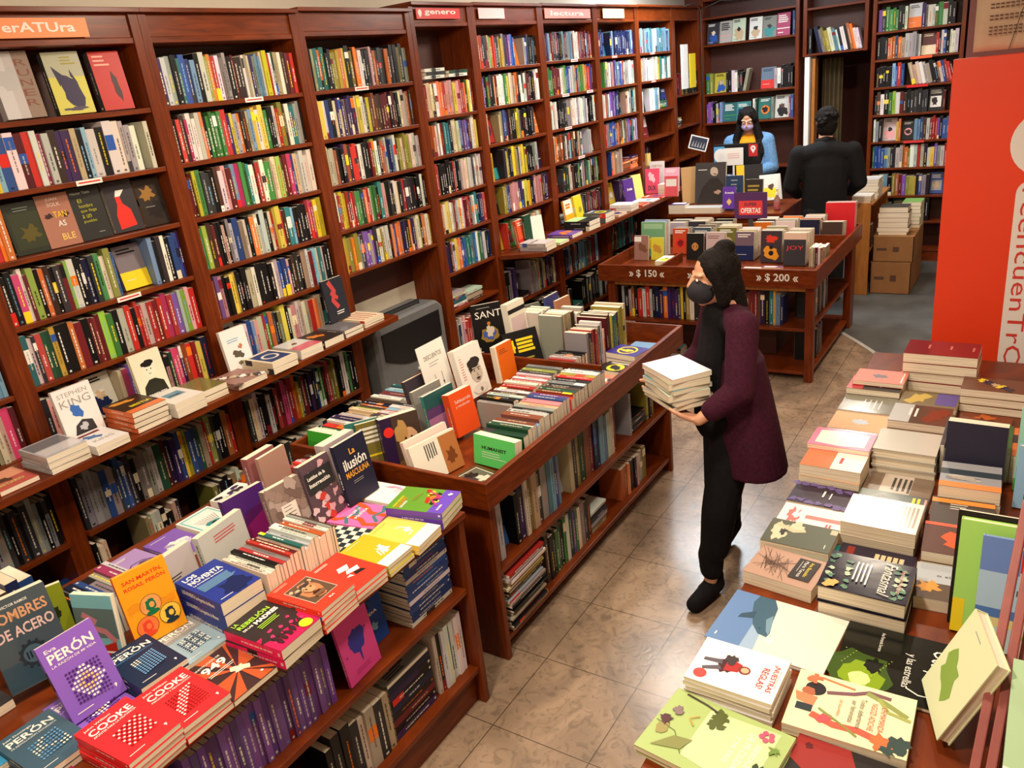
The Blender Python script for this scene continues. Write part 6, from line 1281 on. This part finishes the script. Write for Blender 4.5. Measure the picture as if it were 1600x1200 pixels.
def hand(b, wrist, D, N, side, curl=.5, s=1.0):
    """palm from the wrist along D, palm facing N; thumb on side vector"""
    D, N = Vector(D).normalized(), Vector(N).normalized(); T = Vector(side).normalized(); w = Vector(wrist)
    for k in range(4):
        o = T*(.030-.020*k)*s; cap(b, w+D*.012*s+o*.6, .014*s, w+D*.082*s+o, .0115*s)
        L = [.072,.080,.074,.058][k]*s; p = w+D*.085*s+o; a = 0; d = D
        for j, (f, r) in enumerate(((.45,.0090),(.30,.0082),(.25,.0072))):
            a += curl*(.55 if j == 0 else .8); d = (D*math.cos(a)+N*math.sin(a)); q = p+d*L*f; cap(b, p, (r+.0006)*s, q, r*s); p = q
    p = w+D*.025*s+T*.030*s
    for (l, r, m) in ((.038,.0125,.9),(.030,.0105,.55),(.024,.009,.3)):
        d = (D*(1-.45*m)+T*m+N*(.35)).normalized(); q = p+d*l*s; cap(b, p, r*s, q, r*.93*s); p = q

def loft(b, rings, n=24):
    pts = []; fs = []
    for c, a1, r1, a2, r2 in rings:
        for k in range(n): t = 2*PI*k/n; pts.append(Vector(c)+a1*r1*math.cos(t)+a2*r2*math.sin(t))
    m_ = len(rings)
    for i in range(m_-1):
        for k in range(n): fs.append((i*n+k, i*n+(k+1)%n, (i+1)*n+(k+1)%n, (i+1)*n+k))
    fs.append(tuple(range(n))[::-1]); fs.append(tuple((m_-1)*n+k for k in range(n)))
    b.add(pts, fs)
# --- walking woman with books, in the aisle
V = Vector
pw = empty('person', (-1.08, 3.15, 0)); tag(pw, 'woman in a dark plum coat and black trousers walking down the aisle carrying books', 'person')
O = V((-1.08, 3.15, 0))
def W(*a): return V(a)-O
Fd = V((-.80,-.60,0)).normalized(); Rt = V((-Fd.y*-1, Fd.x*-1, 0)); Rt = V((-.60,.80,0)); U = V((0,0,1))   # Rt: her right side
hipc = W(-1.06,3.22,.86); nl = W(-1.075,3.225,1.36); hc = W(-1.125,3.195,1.485)
shL = W(-.97,3.09,1.315); shR = W(-1.17,3.36,1.315); elL = W(-.955,2.99,1.07); elR = W(-1.25,3.40,1.08); wrL = W(-1.10,2.91,.955); wrR = W(-1.36,3.20,.965)
hL = W(-1.02,3.15,.84); hR = W(-1.12,3.29,.84); kL = W(-1.06,3.02,.47); kR = W(-1.14,3.28,.45); aL = W(-1.105,3.03,.09); aR = W(-1.17,3.50,.12)
b = MB()
headshape(b, hc, Fd, Rt, U, .98); chain(b, [(nl-U*.04,.062),(nl+U*.03,.052),(hc-U*.05-Fd*.02,.052)])
chain(b, [(hipc,.125),(W(-1.065,3.23,1.0),.112),(W(-1.07,3.235,1.18),.125),(W(-1.07,3.235,1.28),.11)], (Fd,.75)); cap(b, shL, .05, shR, .05)
for sh, el, wr in ((shL,elL,wrL),(shR,elR,wrR)): chain(b, [(sh,.046),(el,.038),(wr,.025)])
for h, k, a in ((hL,kL,aL),(hR,kR,aR)): chain(b, [(h,.078),(k,.052),(a+U*.12,.045),(a,.034)])
hand(b, wrL, (-.85,.35,.02), (0,0,1), (-.4,-.9,.25), .55); hand(b, wrR, (-.2,-.95,.0), (0,0,1), (-.95,.2,.2), .5)
for a, d in ((aL,V((-.2,-.98,0))),(aR,V((-.15,-.98,-.1)))): cap(b, a-U*.03, .035, a-U*.045+d*.13, .024)
flesh(b, 'body', 'skin', pw, .006, 2); eyes(hc, Fd, Rt, U, pw, .98)
b = MB(); M3 = Matrix((Rt, Fd, U)).transposed(); ell(b, hc-Fd*.022+U*.045, .088, .095, .088, M3); ell(b, hc-Fd*.05-U*.02, .08, .07, .10, M3); ell(b, hc-Fd*.05+U*.125, .04, .045, .035, M3); chain(b, [(hc-Fd*.07-U*.04,.06),(hc-Fd*.09-U*.13,.055),(W(-1.04,3.27,1.25),.05)])
for sg in (-1, 1): chain(b, [(hc+Rt*.07*sg+U*.06+Fd*.02,.03),(hc+Rt*.082*sg-U*.01+Fd*.005,.026),(hc+Rt*.07*sg-U*.08-Fd*.02,.03)])
flesh(b, 'hair', 'hair', pw, .007, 2)
b = MB(); ell(b, hc+Fd*.050-U*.044, .067, .067, .060, M3)
for sg in (-1, 1): cap(b, hc+Rt*.062*sg+Fd*.04-U*.025, .005, hc+Rt*.078*sg-U*.0, .005)
flesh(b, 'face_mask', 'mask_cloth', pw, .005, 1)
b = MB()
chain(b, [(shL,.068),(elL,.062),(elL*.35+wrL*.65,.05)]); chain(b, [(shR,.068),(elR,.062),(elR*.35+wrR*.65,.05)]); cap(b, shL, .066, shR, .066)
chain(b, [(W(-1.065,3.24,1.26),.125),(W(-1.06,3.245,1.05),.14),(W(-1.05,3.25,.92),.15)], (Fd,.78)); loft(b, [(W(-.985,3.20,.64),Rt,.225,Fd,.165),(W(-1.0,3.20,.80),Rt,.205,Fd,.15),(W(-1.02,3.21,1.0),Rt,.175,Fd,.125),(W(-1.03,3.215,1.15),Rt,.15,Fd,.10)])
flesh(b, 'coat', 'coat_cloth', pw, .009, 4)
b = MB(); chain(b, [(W(-1.11,3.20,1.31),.085),(W(-1.13,3.17,1.05),.10),(W(-1.13,3.16,.85),.10)], (Fd,.8)); cap(b, W(-1.04,3.14,1.31), .05, W(-1.14,3.27,1.31), .05); flesh(b, 'black_top', 'black_cloth', pw, .009, 3)
b = MB()
for h, k, a in ((hL,kL,aL),(hR,kR,aR)): chain(b, [(h,.10),(k,.078),(a*.5+k*.5,.068),(a+U*.14,.060),(a+U*.06,.054)])
cap(b, hL+U*.03, .11, hR+U*.03, .11); flesh(b, 'trousers', 'black_cloth', pw, .008, 3)
for a, d in ((aL,V((-.22,-.97,0)).normalized()),(aR,V((-.15,-.95,-.25)).normalized())):
    b = MB(); cap(b, a-d*.03-U*.035, .045, a+d*.05-U*.042, .044); cap(b, a+d*.05-U*.045, .043, a+d*.15-U*.052, .036); cap(b, a-d*.02-U*.03, .045, a-d*.02+U*.02, .045); cap(b, a-d*.04-U*.07, .018, a+d*.16-U*.07, .018)
    flesh(b, 'shoe', 'black_cloth', pw, .006, 3)
# books in her arms
xx = V((-.62,-.78,0)); bz = .985
for i, (c, t, dr) in enumerate((('K',.022,0),('a',.02,6),('w',.03,-5),('s',.02,3),('c',.03,-4),('w',.022,2))):
    q = Matrix.Rotation(math.radians(dr), 3, 'Z') @ xx; yv = U.cross(q)
    book(mat4(q, yv, U, V((-1.245,3.035,bz))-yv*.12), .19, .25, t, c, f"{cname(c)} book, {ordw(i+1)} from the bottom of the pile carried by the walking woman", 'books carried by the walking woman', keep=True, seed=700+i)
    bz += t+.001

# --- man in dark suit seen from behind
pm = empty('person', (-1.72, 7.98, 0)); tag(pm, 'man with wavy dark hair in a black suit seen from behind at the counter', 'person')
Fd = V((-.25,.97,0)).normalized(); Rt = V((.97,.25,0)).normalized(); M3 = Matrix((Rt, Fd, U)).transposed()
hc = V((-.01,.07,1.68)); Q = lambda r, f, u: Rt*r+Fd*f+U*u
b = MB(); headshape(b, hc, Fd, Rt, U, 1.06); chain(b, [(Q(0,.0,1.46),.07),(Q(0,.06,1.6),.06)]); chain(b, [(Q(0,0,.95),.14),(Q(0,0,1.2),.14),(Q(0,0,1.38),.14)], (Fd,.7)); cap(b, Q(-.19,0,1.42), .06, Q(.19,0,1.42), .06)
arms = []
for sg in (-1, 1):
    sh, el, wr = Q(.23*sg,0,1.42), Q(.30*sg,.02,1.13), Q(.22*sg,.24,1.0); arms.append((sh,el,wr)); chain(b, [(sh,.055),(el,.043),(wr,.03)]); hand(b, wr, Q(-.3*sg,.9,-.1), (0,0,-1), Q(-sg,.1,0), .3, 1.05)
    chain(b, [(Q(.1*sg,0,.92),.09),(Q(.11*sg,0,.5),.06),(Q(.12*sg,0,.08),.04)]); cap(b, Q(.12*sg,0,.045), .035, Q(.13*sg,.14,.03), .025)
flesh(b, 'body', 'skin', pm, .008, 2); eyes(hc, Fd, Rt, U, pm, 1.06)
b = MB(); ell(b, hc-Fd*.02+U*.05, .098, .108, .10, M3); ell(b, hc-Fd*.05-U*.02, .092, .075, .11, M3)
R_ = random.Random(3)
for k in range(46):
    a = R_.uniform(0,2*PI); e = R_.uniform(-.5,1.2); p = hc-Fd*.03+U*.03+Rt*.09*math.cos(a)*math.cos(e)+Fd*.10*math.sin(a)*math.cos(e)+U*.10*math.sin(e)
    if (p-hc).dot(Fd) > .05 and (p-hc).z < .05: continue
    ell(b, p, .024, .024, .018, None, 8, 6)
flesh(b, 'hair', 'hair', pm, .006, 1)
b = MB(); chain(b, [(Q(0,0,1.30),.21),(Q(0,-.01,1.12),.20),(Q(0,0,.92),.205),(Q(0,0,.80),.21)], (Fd,.58)); chain(b, [(Q(-.20,0,1.405),.080),(Q(0,-.01,1.44),.105),(Q(.20,0,1.405),.080)])
for sh, el, wr in arms: chain(b, [(sh,.085),(el,.072),(el*.2+wr*.8,.054)])
flesh(b, 'suit_jacket', 'suit_cloth', pm, .010, 4)
b = MB(); chain(b, [(Q(-.06,.03,1.52),.03),(Q(0,-.035,1.535),.035),(Q(.06,.03,1.52),.03)]); flesh(b, 'jacket_collar', 'suit_cloth', pm, .007, 2)
b = MB()
for sg in (-1, 1): chain(b, [(Q(.09*sg,0,.86),.12),(Q(.11*sg,0,.5),.085),(Q(.12*sg,0,.10),.07)])
flesh(b, 'trousers', 'suit_cloth', pm, .010, 3)
for sg in (-1, 1):
    b = MB(); cap(b, Q(.12*sg,-.03,.05), .048, Q(.13*sg,.17,.038), .037); flesh(b, 'shoe', 'black_plastic', pm, .007, 2)

# --- woman with mask behind the counter
structure(boxob('floor_platform', -3.15, 8.55, 0, -2.3, 9.5, .14, 'cherry_wood'))
pq = empty('person', (-2.68, 8.80, .14)); tag(pq, 'woman with long dark hair, lilac mask and denim jacket behind the counter', 'person')
Fd = V((.12,-.99,0)).normalized(); Rt = V((-.99,-.12,0)).normalized(); U2 = V((0,0,1))
tl = math.radians(24); hF = (Fd*math.cos(tl)-U*math.sin(tl)); hU = (U*math.cos(tl)+Fd*math.sin(tl)); M3 = Matrix((Rt, hF, hU)).transposed(); MB3 = Matrix((Rt, Fd, U)).transposed()
hc = Q(0,.05,1.565)
b = MB(); headshape(b, hc, hF, Rt, hU, 1.0); chain(b, [(Q(0,-.02,1.36),.06),(Q(0,.01,1.48),.052)]); chain(b, [(Q(0,0,.9),.13),(Q(0,0,1.1),.115),(Q(0,0,1.3),.12)], (Fd,.7)); cap(b, Q(-.16,0,1.35), .05, Q(.16,0,1.35), .05)
arms = []
for sg, wr in ((-1, Q(-.10,.30,1.03)), (1, Q(.16,.26,1.0))):
    sh, el = Q(.19*sg,0,1.34), Q(.25*sg,.04,1.06); arms.append((sh,el,wr)); chain(b, [(sh,.048),(el,.038),(wr,.026)]); hand(b, wr, Q(-.5*sg,.8,-.2), (0,0,-1), Q(-sg,.2,0), .45)
    chain(b, [(Q(.09*sg,0,.86),.085),(Q(.1*sg,0,.46),.055),(Q(.1*sg,0,.08),.038)]); cap(b, Q(.1*sg,0,.04), .032, Q(.11*sg,.13,.028), .024)
flesh(b, 'body', 'skin', pq, .006, 2); eyes(hc, hF, Rt, hU, pq)
b = MB(); ell(b, hc-hF*.018+hU*.04, .086, .096, .092, M3)
for sg in (-1, 1):
    chain(b, [(hc+Rt*.072*sg+hU*.04-hF*.01,.032),(hc+Rt*.088*sg-U*.08+Fd*.01,.036),(Q(.12*sg,.05,1.36),.045),(Q(.135*sg,.09,1.22),.04),(Q(.12*sg,.10,1.10),.022)])
    chain(b, [(hc+Rt*.045*sg+hU*.09+hF*.02,.03),(hc+Rt*.075*sg+hU*.03+hF*.045,.024),(hc+Rt*.084*sg-hU*.05+hF*.02,.03)])
chain(b, [(hc-hF*.06,.08),(Q(0,-.08,1.42),.085),(Q(0,-.11,1.2),.08)]); flesh(b, 'hair', 'hair', pq, .006, 2)
b = MB(); ell(b, hc+hF*.048-hU*.050, .064, .060, .050, M3); flesh(b, 'face_mask', 'lilac_cloth', pq, .005, 2)
b = MB(); chain(b, [(Q(0,.02,1.30),.122),(Q(0,.02,1.1),.122),(Q(0,.02,.92),.13)], (Fd,.74)); flesh(b, 'yellow_shirt', 'mustard_cloth', pq, .008, 3)
b = MB(); 
for (sh, el, wr) in arms: chain(b, [(sh,.075),(el,.066),(el*.25+wr*.75,.05)])
chain(b, [(Q(-.17,-.02,1.35),.07),(Q(0,-.05,1.38),.07),(Q(.17,-.02,1.35),.07)]); ell(b, Q(0,-.06,1.12), .18, .09, .26, MB3)
for sg in (-1, 1): chain(b, [(Q(.13*sg,.03,1.32),.07),(Q(.135*sg,.04,1.1),.075),(Q(.14*sg,.04,.86),.08)])
flesh(b, 'denim_jacket', 'denim', pq, .008, 3)
b = MB()
for sg in (-1, 1): chain(b, [(Q(.08*sg,0,.84),.11),(Q(.1*sg,0,.46),.08),(Q(.1*sg,0,.09),.06)])
flesh(b, 'trousers', 'denim', pq, .010, 3)
for sg in (-1, 1):
    b = MB(); cap(b, Q(.1*sg,-.03,.045), .043, Q(.11*sg,.15,.034), .033); flesh(b, 'shoe', 'black_plastic', pq, .007, 2)

for b in BOOKS: b['tb'] = None
def zone(x0,x1,y0,y1,z0,z1): return lambda b: x0 < b['M'].translation.x < x1 and y0 < b['M'].translation.y < y1 and z0 < b['M'].translation.z < z1
relax(zone(-2.85,-1.5,-.2,2.12,.86,1.2), 45)
relax(zone(-2.85,-1.6,2.12,4.35,.78,1.2), 45)
relax(zone(-.8,-.12,1.0,4.4,.79,1.2), 45)
relax(zone(-3.46,-3.15,.9,3.5,1.085,1.3), 30)
relax(zone(-3.46,-3.10,5.1,8.3,1.095,1.3), 30)
relax(zone(-3.05,-1.2,5.7,7.45,.775,1.2), 30)
relax(zone(-3.1,-1.9,7.5,8.5,.92,1.3), 30)
finish_books()
